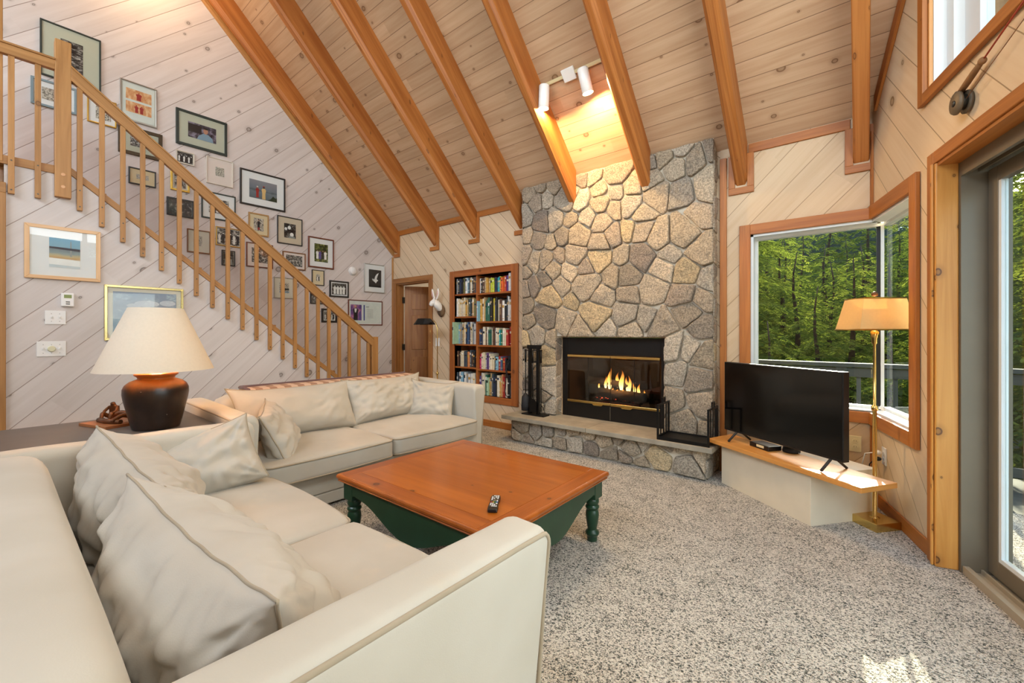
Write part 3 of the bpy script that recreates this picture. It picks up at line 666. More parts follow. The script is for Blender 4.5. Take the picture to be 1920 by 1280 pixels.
def add_stone(m, poly, T, rnd, depth=.035, gap=.010, lay=None):
    """one rounded, rough stone from a cell outline; T maps (u, v, out) to the scene"""
    c = cen(poly); pts = []
    n = len(poly)
    # shrink for the joint, cut the corners, resample
    ins = []
    for i in range(n):
        p0, p1, p2 = poly[i-1], poly[i], poly[(i+1) % n]
        e1 = Vector((p1[0]-p0[0], p1[1]-p0[1])); e2 = Vector((p2[0]-p1[0], p2[1]-p1[1]))
        if e1.length < 1e-5 or e2.length < 1e-5: continue
        n1 = Vector((-e1.y, e1.x)).normalized(); n2 = Vector((-e2.y, e2.x)).normalized(); b = n1+n2
        if b.length < 1e-4: continue
        b = b.normalized(); k = gap/max(.35, b.dot(n1)); ins.append((p1[0]+b.x*k, p1[1]+b.y*k))
    if len(ins) < 3 or area(ins) < .0008: return
    for _ in range(2):
        o = []
        for i in range(len(ins)):
            p, q = ins[i], ins[(i+1) % len(ins)]; L = hypot(q[0]-p[0], q[1]-p[1]); t = min(.25, .014/max(L, 1e-4)) if _ == 0 else .25
            o += [(p[0]+(q[0]-p[0])*t, p[1]+(q[1]-p[1])*t), (q[0]+(p[0]-q[0])*t, q[1]+(p[1]-q[1])*t)]
        ins = o
    per = []; 
    for i in range(len(ins)):
        p, q = ins[i], ins[(i+1) % len(ins)]; L = hypot(q[0]-p[0], q[1]-p[1]); k = max(1, int(L/.03))
        for j in range(k):
            f = j/k; x, y = p[0]+(q[0]-p[0])*f, p[1]+(q[1]-p[1])*f
            w = noise.noise((x*14, y*14, 3.1))*.009+noise.noise((x*40, y*40, 8.1))*.003; d = Vector((x-c[0], y-c[1])); d = d.normalized() if d.length else d
            per.append((x+d.x*w, y+d.y*w))
    c = cen(per); col = C(rnd.choice(STONE_COLS)); k = rnd.uniform(.82, 1.12); col = (col[0]*k, col[1]*k, col[2]*k, 1)
    D = depth*rnd.uniform(.75, 1.25); tx, ty = rnd.uniform(-.06, .06), rnd.uniform(-.06, .06); sd = rnd.uniform(0, 50)
    levels = [(1.0, 0.0), (.997, .66), (.975, .90), (.93, 1.0), (.78, 1.03), (.56, 1.05), (.30, 1.05)]
    rings = []
    for sc, h in levels:
        r = []
        for x, y in per:
            X, Y = c[0]+(x-c[0])*sc, c[1]+(y-c[1])*sc
            z = D*h+(noise.noise((X*11+sd, Y*11, sd))*.012+noise.noise((X*30+sd, Y*30, sd))*.008+noise.noise((X*70+sd, Y*70, sd))*.003+tx*(X-c[0])+ty*(Y-c[1]))*(1 if h > .5 else 0)
            r.append(m.bm.verts.new(T(X, Y, max(z, 0))))
        rings.append(r)
    N = len(per); fs = []
    for a, b in zip(rings, rings[1:]):
        for i in range(N):
            j = (i+1) % N; fs.append(m.face([a[i], a[j], b[j], b[i]], 0, None, True))
    cv = m.bm.verts.new(T(c[0], c[1], D*1.05+noise.noise((c[0]*11+sd, c[1]*11, sd))*.01))
    for i in range(N): fs.append(m.face([rings[-1][i], rings[-1][(i+1) % N], cv], 0, None, True))
    for f in fs:
        if f:
            for l in f.loops: l[lay] = col
def stones(name, parent, regions, seed, spacing, T, depth=.035, gap=.010, tries=4000, aspect=1.0):
    m = MB(); lay = m.bm.loops.layers.float_color.new('Col'); rnd = random.Random(seed)
    for (rect, test, cut) in regions:
        seeds = []
        for _ in range(tries):
            x, y = rnd.uniform(rect[0], rect[1]), rnd.uniform(rect[2], rect[3])
            if test and not test(x, y): continue
            sp = spacing*(.45+.85*(noise.noise((x*2.3+seed, y*2.3, 0))*.5+.5)*rnd.uniform(.5, 1.7))
            if all(hypot((x-a)*aspect, y-b) > sp for a, b in seeds): seeds.append((x, y))
        wts = [rnd.uniform(-.17, .17) for _ in seeds]
        for s, p in zip(seeds, cells(seeds, rect, wts)):
            if cut: p = cut(s, p)
            if len(p) >= 3 and area(p) > .001: add_stone(m, p, T, rnd, depth, gap, lay)
    return m.build(name, M['stone'], parent)
fp = thing('stone_fireplace', 'tall granite fieldstone fireplace with a raised bluestone hearth', 'fireplace', (3.88, -.13, 0))
FPL = Vector((3.88, -.13, 0))
CX0, CX1, CF = 2.80, 4.962, -.10                     # chimney sides and mortar face; stones stand 3 cm proud
OX0, OX1, OZ = 3.295, 4.512, 1.19                    # fire opening
m = MB(); Mt = Matrix.Translation(-FPL)
m.box((CX0+.012, CF, .29), (OX0-.012, -.003, 2.99), 0, Mt); m.box((OX1+.012, CF, .29), (CX1-.012, -.003, 2.99), 0, Mt); m.box((OX0-.012, CF, OZ+.012), (OX1+.012, -.003, 2.99), 0, Mt)
bmesh.ops.bisect_plane(m.bm, geom=m.bm.verts[:]+m.bm.edges[:]+m.bm.faces[:], plane_co=Vector((0, 0, ROOF0-.005))-FPL, plane_no=(0, 1, 1), clear_outer=True)
breast = m.build('chimney_breast', M['mortar'], fp)
def inopen(x, z): return not (OX0-.05 < x < OX1+.05 and z < OZ+.06)
def cutopen(s, p):
    if s[1] >= OZ+.06 and (OX0-.4 < s[0] < OX1+.4):
        if any(q[1] < OZ and OX0 < q[0] < OX1 for q in p) or (OX0-.05 < s[0] < OX1+.05): p = clip_poly(p, 0, -1, -OZ)
        else: pass
    if s[0] <= OX0-.05 and s[1] < OZ+.06: p = clip_poly(p, 1, 0, OX0)
    if s[0] >= OX1+.05 and s[1] < OZ+.06: p = clip_poly(p, -1, 0, -OX1)
    return p
stones('face_stones', breast, [((CX0, CX1, .302, 2.975), inopen, cutopen)], 5, .225, lambda u, v, d: Vector((u, CF-d, v))-FPL, .036, .0065, 6000)
stones('side_stones', breast, [((-.128, -.006, .302, 2.88), None, None)], 9, .17, lambda u, v, d: Vector((CX1-.012+d*.5, u, v))-FPL, .02, .006, 800, .5)
stones('side_stones', breast, [((-.128, -.006, .302, 2.88), None, None)], 12, .17, lambda u, v, d: Vector((CX0+.012-d*.5, u, v))-FPL, .02, .006, 800, .5)
stones('jamb_stones', breast, [((-.128, -.004, .302, 1.185), None, None)], 10, .16, lambda u, v, d: Vector((OX0-.012+d*.5, u, v))-FPL, .02, .006, 400, .5)
stones('jamb_stones', breast, [((-.128, -.004, .302, 1.185), None, None)], 11, .16, lambda u, v, d: Vector((OX1+.012-d*.5, u, v))-FPL, .02, .006, 400, .5)
m = MB(); m.box((2.86, -.355, .002), (4.955, -.003, .255), 0, Mt); hb = m.build('hearth_base', M['mortar'], fp)
stones('hearth_stones', hb, [((2.85, 4.965, .004, .252), None, None)], 21, .20, lambda u, v, d: Vector((u, -.355-d, v))-FPL, .034, .009, 900)
stones('hearth_stones', hb, [((-.385, -.01, .004, .252), None, None)], 22, .22, lambda u, v, d: Vector((4.955+d*.7, u, v))-FPL, .026, .008, 300)
stones('hearth_stones', hb, [((-.385, -.01, .004, .252), None, None)], 23, .22, lambda u, v, d: Vector((2.86-d*.7, u, v))-FPL, .026, .008, 300)
for a, b in ((2.765, 3.86), (3.864, 5.03)):
    m = MB(); m.box((a, -.468, .256), (b, -.003, .30), 0, Mt); m.build('hearth_slab', M['slab'], fp, bevel=.004)

# firebox insert
fb = thing('fireplace_insert', 'black fireplace insert with brass-trimmed glass doors', 'fireplace insert', (3.9, 0, .30))
FB = Vector((3.9, 0, .30)); Mt = Matrix.Translation(-FB)
m = MB()
m.box((3.305, -.012, .30), (3.375, .03, 1.185), 0, Mt); m.box((4.445, -.012, .30), (4.50, .03, 1.185), 0, Mt)
m.box((3.375, -.012, 1.0), (4.445, .03, 1.185), 0, Mt); m.box((3.375, -.012, .30), (4.445, .03, .462), 0, Mt)
sur = m.build('surround', M['black_panel'], fb, bevel=.003)
m = MB(); m.box((3.90, -.0135, .31), (3.904, -.011, .45), 0, Mt); m.build('seam', M['grey_frame'], sur)
m = MB()
for a, b in (((3.33, .03, .40), (3.375, .62, 1.05)), ((4.445, .03, .40), (4.49, .62, 1.05)), ((3.33, .58, .40), (4.49, .62, 1.05)), ((3.33, .03, .40), (4.49, .62, .455)), ((3.33, .03, 1.005), (4.49, .62, 1.05))): m.box(a, b, 0, Mt)
m.build('firebox', M['firebrick'], fb)
for z, n in ((.97, 'brass_rail'), (.467, 'brass_rail')):
    for a, b in ((3.38, 3.908), (3.912, 4.44)): m = MB(); m.box((a, -.03, z), (b, -.008, z+.024), 0, Mt); m.build(n, M['brass'], fb, bevel=.003)
for x in (3.70, 4.03):
    m = MB(); m.prism([(x, .467), (x+.02, .452), (x+.11, .452), (x+.13, .467)], -.04, -.012, 0, Mt, 'xz'); m.build('door_pull', M['brass'], fb)
for k in range(4):
    a = 3.38+k*.265; m = MB(); m.box((a+.001, -.022, .491), (a+.264, -.018, .97), 0, Mt); m.build('glass_door', M['fireglass'], fb)
    if k: m = MB(); m.box((a-.002, -.024, .491), (a+.002, -.016, .97), 0, Mt); m.build('door_edge', M['black_metal'], fb)
# grate, logs, fire
m = MB()
for k in range(6): m.tube([(3.62+k*.11, .12, .50), (3.62+k*.11, .46, .50), (3.62+k*.11, .48, .56)], .009, 6)
m.tube([(3.60, .16, .488), (4.19, .16, .488)], .009, 6); m.tube([(3.60, .42, .488), (4.19, .42, .488)], .009, 6)
for x in (3.64, 4.16):
    for y in (.16, .42): m.tube([(x, y, .455), (x, y, .49)], .008, 6)
tag(m.build('fire_grate', M['black_metal']), 'black iron grate under the burning logs in the firebox', 'grate')
def log(p, q, r, label, seed):
    p, q = Vector(p), Vector(q); rnd = random.Random(seed); pts = []; n = 14
    m = MB(); rings = []; d = (q-p).normalized(); a = d.orthogonal().normalized(); b = d.cross(a)
    for i in range(n+1):
        c = p.lerp(q, i/n); rings.append([c+(a*cos(2*pi*k/14)+b*sin(2*pi*k/14))*r*(1+noise.noise((i*.35, cos(2*pi*k/14)*1.6+seed, sin(2*pi*k/14)*1.6))*.28) for k in range(14)])
    m.loft(rings); return tag(m.build('firewood_log', M['log']), label, 'log', 'logs burning in the fireplace')
log((3.66, .18, .565), (4.22, .14, .56), .052, 'thick charred front log lying across the fire grate', 1)
log((3.58, .33, .565), (4.20, .36, .57), .052, 'charred log lying behind the thick front log', 2)
log((3.52, .20, .70), (4.05, .30, .655), .04, 'thinner log resting slantwise on top of the fire', 3)
m = MB(); rnd = random.Random(4)
for k in range(60):
    x = rnd.uniform(3.62, 4.16); m.ball((x, rnd.uniform(.12, .40), .508+rnd.uniform(0, .012)), rnd.uniform(.008, .02), 0, 6, 4)
tag(m.build('glowing_embers', M['ember']), 'red glowing embers under the burning logs', 'embers', None, 'stuff')
m = MB(); rnd = random.Random(12)
for x, y, z, h, w in ((3.78, .22, .64, .24, .05), (3.72, .24, .66, .10, .03), (3.92, .22, .64, .22, .055), (3.97, .26, .63, .16, .04), (4.06, .24, .61, .12, .03), (4.13, .20, .60, .13, .035), (3.86, .26, .66, .17, .045), (4.02, .20, .62, .19, .04), (3.74, .20, .65, .14, .035), (3.84, .16, .60, .07, .03), (3.90, .15, .60, .06, .03), (3.97, .14, .60, .07, .03), (4.20, .19, .59, .08, .02), (3.66, .2, .63, .09, .02)):
    rings = []; N = 12; ph = rnd.uniform(0, 6)
    for k in range(N+1):
        t = k/N; r = w*.55*(sin(pi*min(1, (t*.86+.14)))**.8)*(1-t*.55)*(1 if k < N else .05); ox = sin(t*5+ph)*w*.35*t; oy = cos(t*4+ph)*w*.2*t
        rings.append((t, [Vector((x+ox+r*cos(2*pi*i/10)*(1+.2*sin(3*t+i)), y+oy+r*.6*sin(2*pi*i/10), z-.03+h*t)) for i in range(10)]))
    R = [[m.bm.verts.new(p) for p in r] for t, r in rings]
    for k in range(N):
        for i in range(10):
            j = (i+1) % 10; t0, t1 = rings[k][0], rings[k+1][0]
            m.face([R[k][i], R[k][j], R[k+1][j], R[k+1][i]], 0, [(0, t0), (1, t0), (1, t1), (0, t1)], True)
tag(m.build('flames', M['flame']), 'orange flames licking up from the burning logs', 'fire', None, 'stuff')
light('fire_glow', 'POINT', (3.93, .10, .74), 6, (1, .45, .12), shadow_soft_size=.08)

# fire tools
ft = thing('fire_tool_stand', 'black iron fire tool stand on the hearth left of the firebox', 'tool stand', (3.08, -.235, .30))
FT = Vector((3.08, -.235, .30))
bx('base_plate', (-.155, -.06, 0), (.155, .06, .014), M['black_metal'], ft, .002)
for x in (-.075, .04): bx('post', (x-.017, -.017, .014), (x+.017, .017, .78), M['black_metal'], ft, .002)
bx('cross_bar', (-.11, -.012, .755), (.08, .012, .80), M['black_metal'], ft, .002)
bx('cross_bar', (-.058, -.012, .60), (.023, .012, .612), M['black_metal'], ft)
bx('hook_rail', (-.135, -.03, .735), (.11, -.012, .745), M['black_metal'], ft)
def tool(name, label, x, y, builder):
    t = thing(name, label, 'fire tool', (FT.x+x, FT.y+y, FT.z), 0, 'fire tools on the stand'); builder(t); return t
def rod(t, top=.74, bot=.2):
    m = MB(); m.tube([(0, 0, bot), (0, 0, top)], .006, 8); m.build('shaft', M['black_metal'], t)
    m = MB(); m.tube([(0, 0, top-.14), (0, 0, top+.01)], .011, 8); m.build('handle', M['black_metal'], t)
def shovel(t):
    rod(t); m = MB(); pts = [(-.045, .04), (.045, .04), (.05, .14), (.035, .18), (0, .195), (-.035, .18), (-.05, .14)]; m.prism(pts, -.004, .004, 0, None, 'xz'); m.build('blade', M['black_metal'], t)
def brush(t):
    rod(t); m = MB(); m.lathe([(.012, .24), (.045, .2), (.052, .10), (.05, .045), (.02, .04)], 14); m.build('bristles', M['cloth_black'], t)
def poker(t):
    rod(t, .74, .05); m = MB(); m.tube([(0, 0, .12), (.03, 0, .10), (.035, 0, .07)], .005, 6); m.build('hook', M['black_metal'], t)
tool('fire_shovel', 'black fire shovel with a rounded blade hanging on the tool stand', .0, -.05, shovel)
tool('fire_brush', 'dark hearth brush hanging on the left of the tool stand', -.125, -.02, brush)
tool('fire_poker', 'thin black fire poker hanging on the right of the tool stand', .095, -.02, poker)

# log rack on the hearth, right of the firebox
lr = thing('log_rack', 'empty black iron log rack standing on the right end of the hearth', 'log rack', (4.78, -.30, .30))
m = MB(); m.box((-.20, -.14, .012), (.21, .13, .02)); m.box((-.20, -.145, 0), (.21, -.135, .03)); m.box((-.20, .125, 0), (.21, .135, .03)); m.build('tray', M['black_metal'], lr)
for x in (-.205, .215):
    m = MB()
    for y in (-.14, .13): m.box((x-.008, y-.008, 0), (x+.008, y+.008, .31))
    for y in (-.07, 0.0, .065): m.box((x-.005, y-.005, .03), (x+.005, y+.005, .30))
    for z in (.02, .295): m.box((x-.007, -.14, z), (x+.007, .13, z+.014))
    m.box((x-.006, -.035, .31), (x+.006, -.025, .35)); m.box((x-.006, .03, .31), (x+.006, .04, .35)); m.box((x-.006, -.035, .345), (x+.006, .04, .358)); m.build('end_frame', M['black_metal'], lr)

# ------------------------------------------------------------------ built-in bookcase and its books
bc = thing('bookcase', 'built-in cedar bookcase with two columns of five shelves', 'bookcase', (2.02, 0, .40))
BC = Vector((2.02, 0, .40)); Mt = Matrix.Translation(-BC)
X0, X1, XD, BD = 1.49, 2.545, 1.918, .27
m = MB(); m.box((1.403, -.026, .315), (1.49, -.002, 2.108), 0, Mt); m.box((2.545, -.026, .315), (2.655, -.002, 2.108), 0, Mt); m.box((1.49, -.026, 2.02), (2.545, -.002, 2.108), 0, Mt); m.box((1.49, -.026, .315), (2.545, -.002, .40), 0, Mt); m.build('face_frame', M['shelf'], bc, bevel=.003)
m = MB(); m.box((X0-.02, 0, .38), (X0, BD, 2.04), 0, Mt); m.box((X1, 0, .38), (X1+.02, BD, 2.04), 0, Mt); m.box((X0, 0, 2.02), (X1, BD, 2.04), 0, Mt); m.box((X0, 0, .38), (X1, BD, .40), 0, Mt); m.box((X0-.02, BD, .38), (X1+.02, BD+.015, 2.04), 0, Mt); m.build('carcass', M['shelf'], bc)
m = MB(); m.box((XD-.014, .004, .40), (XD+.014, BD, 2.02), 0, Mt); m.build('divider', M['shelf'], bc)
LZ = [1.784, 1.466, 1.08, .763, .40]; RZ = [1.773, 1.392, 1.074, .748, .40]
for zs, a, b in ((LZ, X0, XD-.014), (RZ, XD+.014, X1)):
    for z in zs[:4]: m = MB(); m.box((a, .004, z-.022), (b, BD, z), 0, Mt); m.build('shelf', M['shelf'], bc)
BCOL = {'black': '#20201f', 'navy': '#26324c', 'cream': '#e2d6bd', 'white': '#e9e6de', 'tan': '#c2a373', 'grey': '#8f9192', 'green': '#2f6a54', 'teal': '#22a0a8', 'yellow': '#e2c83c', 'lime': '#b7c12e',
        'orange': '#d9642a', 'red': '#a82c24', 'maroon': '#5f2030', 'blue': '#4a6f9c', 'sky': '#86b4c8', 'brown': '#5c4030', 'olive': '#85804e', 'pink': '#d61f68', 'gold': '#c99a45', 'purple': '#5b3f78', 'ivory': '#d8c9a8', 'slate': '#46525a', 'salmon': '#cf8452', 'mint': '#a5c3a2'}
BM = {}
def bmat(c):
    if c not in BM:
        t = NT('book_'+c); o = t.obj(); n = t.noise(o, 25, 2); cc = C(BCOL[c]); col = t.mix(t.mapr(n, .35, .65), tuple(x*.85 for x in cc[:3])+(1,), cc); BM[c] = t.bsdf(col, .5)
    return BM[c]
M['paper'] = plain('page_paper', '#d9cfb6', .8, bumpscale=120, bstr=.2)
rowname = ['top', 'second', 'third', 'fourth', 'bottom']
ordn = ['first', 'second', 'third', 'fourth', 'fifth', 'sixth', 'seventh', 'eighth', 'ninth', 'tenth', 'eleventh', 'twelfth', 'thirteenth', 'fourteenth', 'fifteenth', 'sixteenth', 'seventeenth', 'eighteenth', 'nineteenth', 'twentieth']
def book(w, h, d, c, c2, rnd):
    m = MB(); t = .0022
    m.box((-w/2, 0, 0), (-w/2+t, d, h)); m.box((w/2-t, 0, 0), (w/2, d, h))
    sp = [(-w/2, t), (-w/2*.8, -.002), (0, -.0045), (w/2*.8, -.002), (w/2, t)]
    m.prism(sp[::-1] if False else sp, 0, h, 0, None, 'xy'); m.box((-w/2+t, t+.001, .003), (w/2-t, d-.004, h-.003), 1)
    z = h*rnd.uniform(.62, .8); k = h*rnd.uniform(.06, .16)
    m.prism([(-w*.36, -.0048), (w*.36, -.0048), (w*.36, -.002), (-w*.36, -.002)], z, z+k, 2)
    if rnd.random() < .6: z2 = h*rnd.uniform(.08, .2); m.prism([(-w*.36, -.0046), (w*.36, -.0046), (w*.36, -.002), (-w*.36, -.002)], z2, z2+h*.03, 2)
    if rnd.random() < .5:
        for i in range(rnd.randint(4, 7)): zz = h*(.30+i*.045); m.prism([(-w*.16, -.005), (w*.16, -.005), (w*.16, -.002), (-w*.16, -.002)], zz, zz+h*.022, 2)
    return m.build('book', [bmat(c), M['paper'], bmat(c2)])
ROWS = {
 ('left', 0): ('grey black navy black black olive black white sky slate cream black brown slate', .21, .235),
 ('left', 1): ('white ivory cream tan cream ivory gold tan olive slate black tan olive ivory', .22, .265),
 ('left', 2): ('mint sky grey cream tan cream navy sky blue navy white ivory grey white white', .27, .31),
 ('left', 3): ('brown black cream ivory navy slate black salmon slate brown black black', .20, .235),
 ('left', 4): ('slate grey white sky purple white grey white blue white cream white', .26, .29),
 ('right', 0): ('white black brown tan gold tan maroon lime lime navy teal teal yellow orange orange red purple white slate', .185, .215),
 ('right', 1): ('sky gold cream tan green green green black black yellow grey black cream brown white black slate white white ivory', .26, .33),
 ('right', 2): ('blue navy cream brown cream green green ivory brown grey cream ivory teal green cream ivory red red cream', .20, .25),
 ('right', 3): ('pink pink cream ivory white purple cream cream ivory black sky red blue slate red black', .17, .25),
 ('right', 4): ('purple white ivory cream green mint gold tan slate navy black cream gold tan salmon red cream black white', .23, .30)}
for (side, r), (cols, h0, h1) in ROWS.items():
    cols = cols.split(); rnd = random.Random(r*7+(3 if side == 'left' else 11)); zs = LZ if side == 'left' else RZ
    a, b = (X0+.008, XD-.02) if side == 'left' else (XD+.02, X1-.008)
    if (side, r) == ('right', 3): b -= .11
    if (side, r) == ('right', 4): b -= .02
    ws = [rnd.uniform(.6, 1.4) for _ in cols]; k = (b-a-.004)/sum(ws); x = a
    top = (zs[r-1]-.03 if r else 2.01)
    for i, (c, w) in enumerate(zip(cols, ws)):
        w *= k; h = min(rnd.uniform(h0, h1), top-zs[r]-.004); d = min(.235, h*rnd.uniform(.68, .8))
        if (side, r) == ('right', 3): h = min(h, .25-.006*i)
        if (side, r) == ('right', 0) and i > 16: h = .235
        c2 = rnd.choice(['cream', 'black', 'gold', 'white', 'navy', 'tan']);  c2 = 'ivory' if c2 == c else c2
        o = book(w-.0012, h, d, c, c2, rnd)
        y = .03+rnd.uniform(-.012, .02)
        if (side, r, i) == ('left', 2, 0): y = -.06
        if (side, r, i) == ('right', 1, 0): y = -.02
        o.location = (x+w/2, y, zs[r])
        x += w
        sz = 'tall' if h > .27 else ('slim' if w < .022 else ('thick' if w > .036 else 'small' if h < .2 else 'upright'))
        tag(o, '%s %s-spined book, %s from the left on the %s shelf, %s half of the bookcase' % (sz, c, ordn[i], rowname[r], side), 'book', 'books on the %s shelf, %s half' % (rowname[r], side))
cb = thing('camera_bag', 'black camera bag with a dangling strap on the fourth shelf', 'bag', (2.486, .06, RZ[3]))
m = MB(); m.box((-.05, -.03, 0), (.05, .10, .15)); m.build('body', M['cloth_black'], cb, bevel=.02, seg=3)
m = MB(); m.box((-.048, -.036, .12), (.048, .104, .20)); m.build('lid', M['cloth_black'], cb, bevel=.03, seg=3)
m = MB(); m.tube([(-.03, -.04, .14), (-.03, -.075, .03), (-.035, -.07, -.10), (-.045, -.065, -.20), (-.055, -.065, -.26), (-.04, -.065, -.31), (-.01, -.065, -.335), (.02, -.065, -.315), (.032, -.065, -.26), (.02, -.066, -.17), (-.01, -.07, -.10), (-.02, -.075, .03), (.0, -.04, .14)], .005, 6); m.build('strap', M['cloth_black'], cb)
# things on the back wall
def plate(name, label, cat, P, n, w, h, mat, kind, grp=None):
    """wall plate at point P facing n"""
    n = Vector(n).normalized(); rz = atan2(n.y, n.x)+pi/2
    t = thing(name, label, cat, P, rz, grp)
    bx('cover_plate', (-w/2, -.006, -h/2), (w/2, 0, h/2), M[mat], t, .002)
    if kind == 'outlet':
        for z in (-.022, .022):
            m = MB(); m.lathe([(.017, 0), (.016, .003)], 16, M=Matrix.Translation((0, -.006, z)) @ Matrix.Rotation(pi/2, 4, 'X')); s = m.build('socket', M[mat], t)
            for x in (-.006, .006): bx('slot', (x-.001, -.0098, z-.004), (x+.001, -.0085, z+.005), M['dark_slot'], s)
    else:
        for x, k in kind:
            if k == 'toggle':
                bx('slot', (x-.008, -.0072, -.014), (x+.008, -.006, .014), M['white_plastic'], t, .001)
                bx('toggle', (x-.004, -.016, -.002), (x+.004, -.006, .012), M['white_plastic'], t, .001)
            if k == 'dial':
                m = MB(); m.lathe([(.024, 0), (.022, .014), (.019, .017)], 24, M=Matrix.Translation((x, -.006, 0)) @ Matrix.Rotation(pi/2, 4, 'X')); m.build('dimmer_knob', M['almond_knob'], t)
            for z in (-h*.28, h*.28): bx('screw', (x-.002, -.0072, z-.002), (x+.002, -.0055, z+.002), M['dark_slot'], t)
    return t
plate('light_switch', 'white switch plate on the warm wall between the doorway and the bookcase', 'switch', (1.12, -.001, 1.10), (0, -1, 0), .085, .12, 'white_plastic', [(0, 'toggle')])
plate('outlet', 'ivory outlet low on the wall between the bookcase and the hearth', 'outlet', (2.725, -.001, .40), (0, -1, 0), .07, .115, 'ivory_plastic', 'outlet')
plate('outlet', 'ivory outlet under the corner window beside the television', 'outlet', (5.93, -.005, .40), (0, -1, 0), .075, .12, 'ivory_plastic', 'outlet')
op = plate('outlet', 'white outlet with two plugs low on the gable wall behind the brass lamp', 'outlet', rwm(.24, -.001, .385), -RWN, .075, .12, 'white_plastic', 'outlet')
# rabbit head wall mount
rb = thing('rabbit_head_mount', 'white ceramic rabbit head wall mount with pricked ears', 'ornament', (1.16, -.002, 1.66))
m = MB(); m.lathe([(.001, 0), (.06, .0), (.075, .02), (.06, .045), (.001, .05)], 20, M=Matrix.Translation((.06, 0, -.10)) @ Matrix.Rotation(pi/2, 4, 'X') @ Matrix.Scale(1.25, 4, (0, 1, 0))); m.build('bristle_base', M['wreath'], rb)
m = MB()
def blob(m, pts, n=14, sq=1.0):
    rings = []; N = len(pts)
    for i, (p, r) in enumerate(pts):
        a = Vector(pts[max(i-1, 0)][0]); b = Vector(pts[min(i+1, N-1)][0]); d = (b-a).normalized(); u = d.cross(Vector((0, 1, 0)))
        u = u.normalized() if u.length > .01 else Vector((1, 0, 0)); v = d.cross(u)
        rings.append([Vector(p)+(u*cos(2*pi*k/n)+v*sin(2*pi*k/n)*sq)*r for k in range(n)])
    m.loft(rings)
blob(m, [((.07, -.02, -.10), .02), ((.065, -.04, -.08), .045), ((.05, -.07, -.03), .055), ((.03, -.10, .01), .058), ((.02, -.12, .03), .05), ((.01, -.15, .0), .04), ((.005, -.17, -.025), .028), ((.003, -.178, -.035), .008)])
hd = m.build('head', M['ceramic'], rb)
for x, t in ((-.012, -.05), (.062, .035)):
    m = MB(); blob(m, [((x*.5+.01, -.10, .05), .012), ((x*.7+.008+t*.2, -.10, .09), .024), ((x+t*.45, -.10, .14), .027), ((x+t*.6, -.10, .19), .02), ((x+t*.7, -.10, .22), .004)], 12, .4); e = m.build('ear', M['ceramic'], rb)
    m = MB(); blob(m, [((x*.7+.008+t*.2, -.107, .085), .008), ((x+t*.45, -.109, .14), .013), ((x+t*.6, -.107, .185), .007)], 10, .4); m.build('inner_ear', M['pink'], e)
for x in (-.028, .055): m = MB(); m.ball((x, -.125, .035), .007); m.build('eye', M['rubber'], hd)
m = MB(); m.ball((.003, -.178, -.03), (.01, .006, .006)); m.build('nose', M['pink'], hd)

# ------------------------------------------------------------------ sofas (two of the same make)
SL_, SD, AW = 2.235, 1.10, .152
def rounded_cushion(w, d, h, r, cuts, crown, wr, seed, topedge=None):
    m = MB(); bmesh.ops.create_cube(m.bm, size=2.0); bmesh.ops.subdivide_edges(m.bm, edges=m.bm.edges[:], cuts=cuts, use_grid_fill=True)
    for v in m.bm.verts:
        x, y, z = v.co; rx, ry = x, y
        f = lambda t, k: math.copysign(abs(t)**k, t)
        P = Vector((f(x, .75)*w/2, f(y, .75)*d/2, f(z, .8)*h/2)); q = Vector((max(-w/2+r, min(w/2-r, P.x)), max(-d/2+r, min(d/2-r, P.y)), max(-h/2+r*.7, min(h/2-r*.7, P.z))))
        e = P-q
        if e.length > 1e-6: P = q+e.normalized()*min(e.length, r)
        nx, ny = P.x/(w/2), P.y/(d/2); k = max(0, (1-nx*nx))*max(0, (1-ny*ny))
        P.z += crown*sqrt(k)*(1 if z > 0 else -.25)*abs(z)
        P.y += (.025*(1-nx*nx)*(1 if y > 0 else 0))*abs(y)
        P += Vector((0, 0, 1))*noise.noise((P.x*3+seed, P.y*3, seed))*wr+Vector((0, 0, 1))*noise.noise((P.x*11+seed, P.y*4, seed*2))*wr*.45*(1 if z > 0 else 0)
        v.co = P
    for f in m.bm.faces: f.smooth = True
    return m
def edge_loop(w, d, r, z, n=10, bow=.025):
    pts = []
    for cx, cy, a0 in ((1, 1, 0), (-1, 1, 90), (-1, -1, 180), (1, -1, 270)):
        for k in range(n+1):
            a = radians(a0+90*k/n); pts.append((cx*(w/2-r)+cos(a)*r, cy*(d/2-r)+sin(a)*r))
    out = []
    for i in range(len(pts)):
        p, q = pts[i], pts[(i+1) % len(pts)]; L = hypot(q[0]-p[0], q[1]-p[1]); k = max(1, int(L/.04))
        for j in range(k):
            x, y = p[0]+(q[0]-p[0])*j/k, p[1]+(q[1]-p[1])*j/k
            y += bow*max(0, 1-(x/(w/2))**2) if y > 0 else 0; out.append(Vector((x, y, z)))
    return out
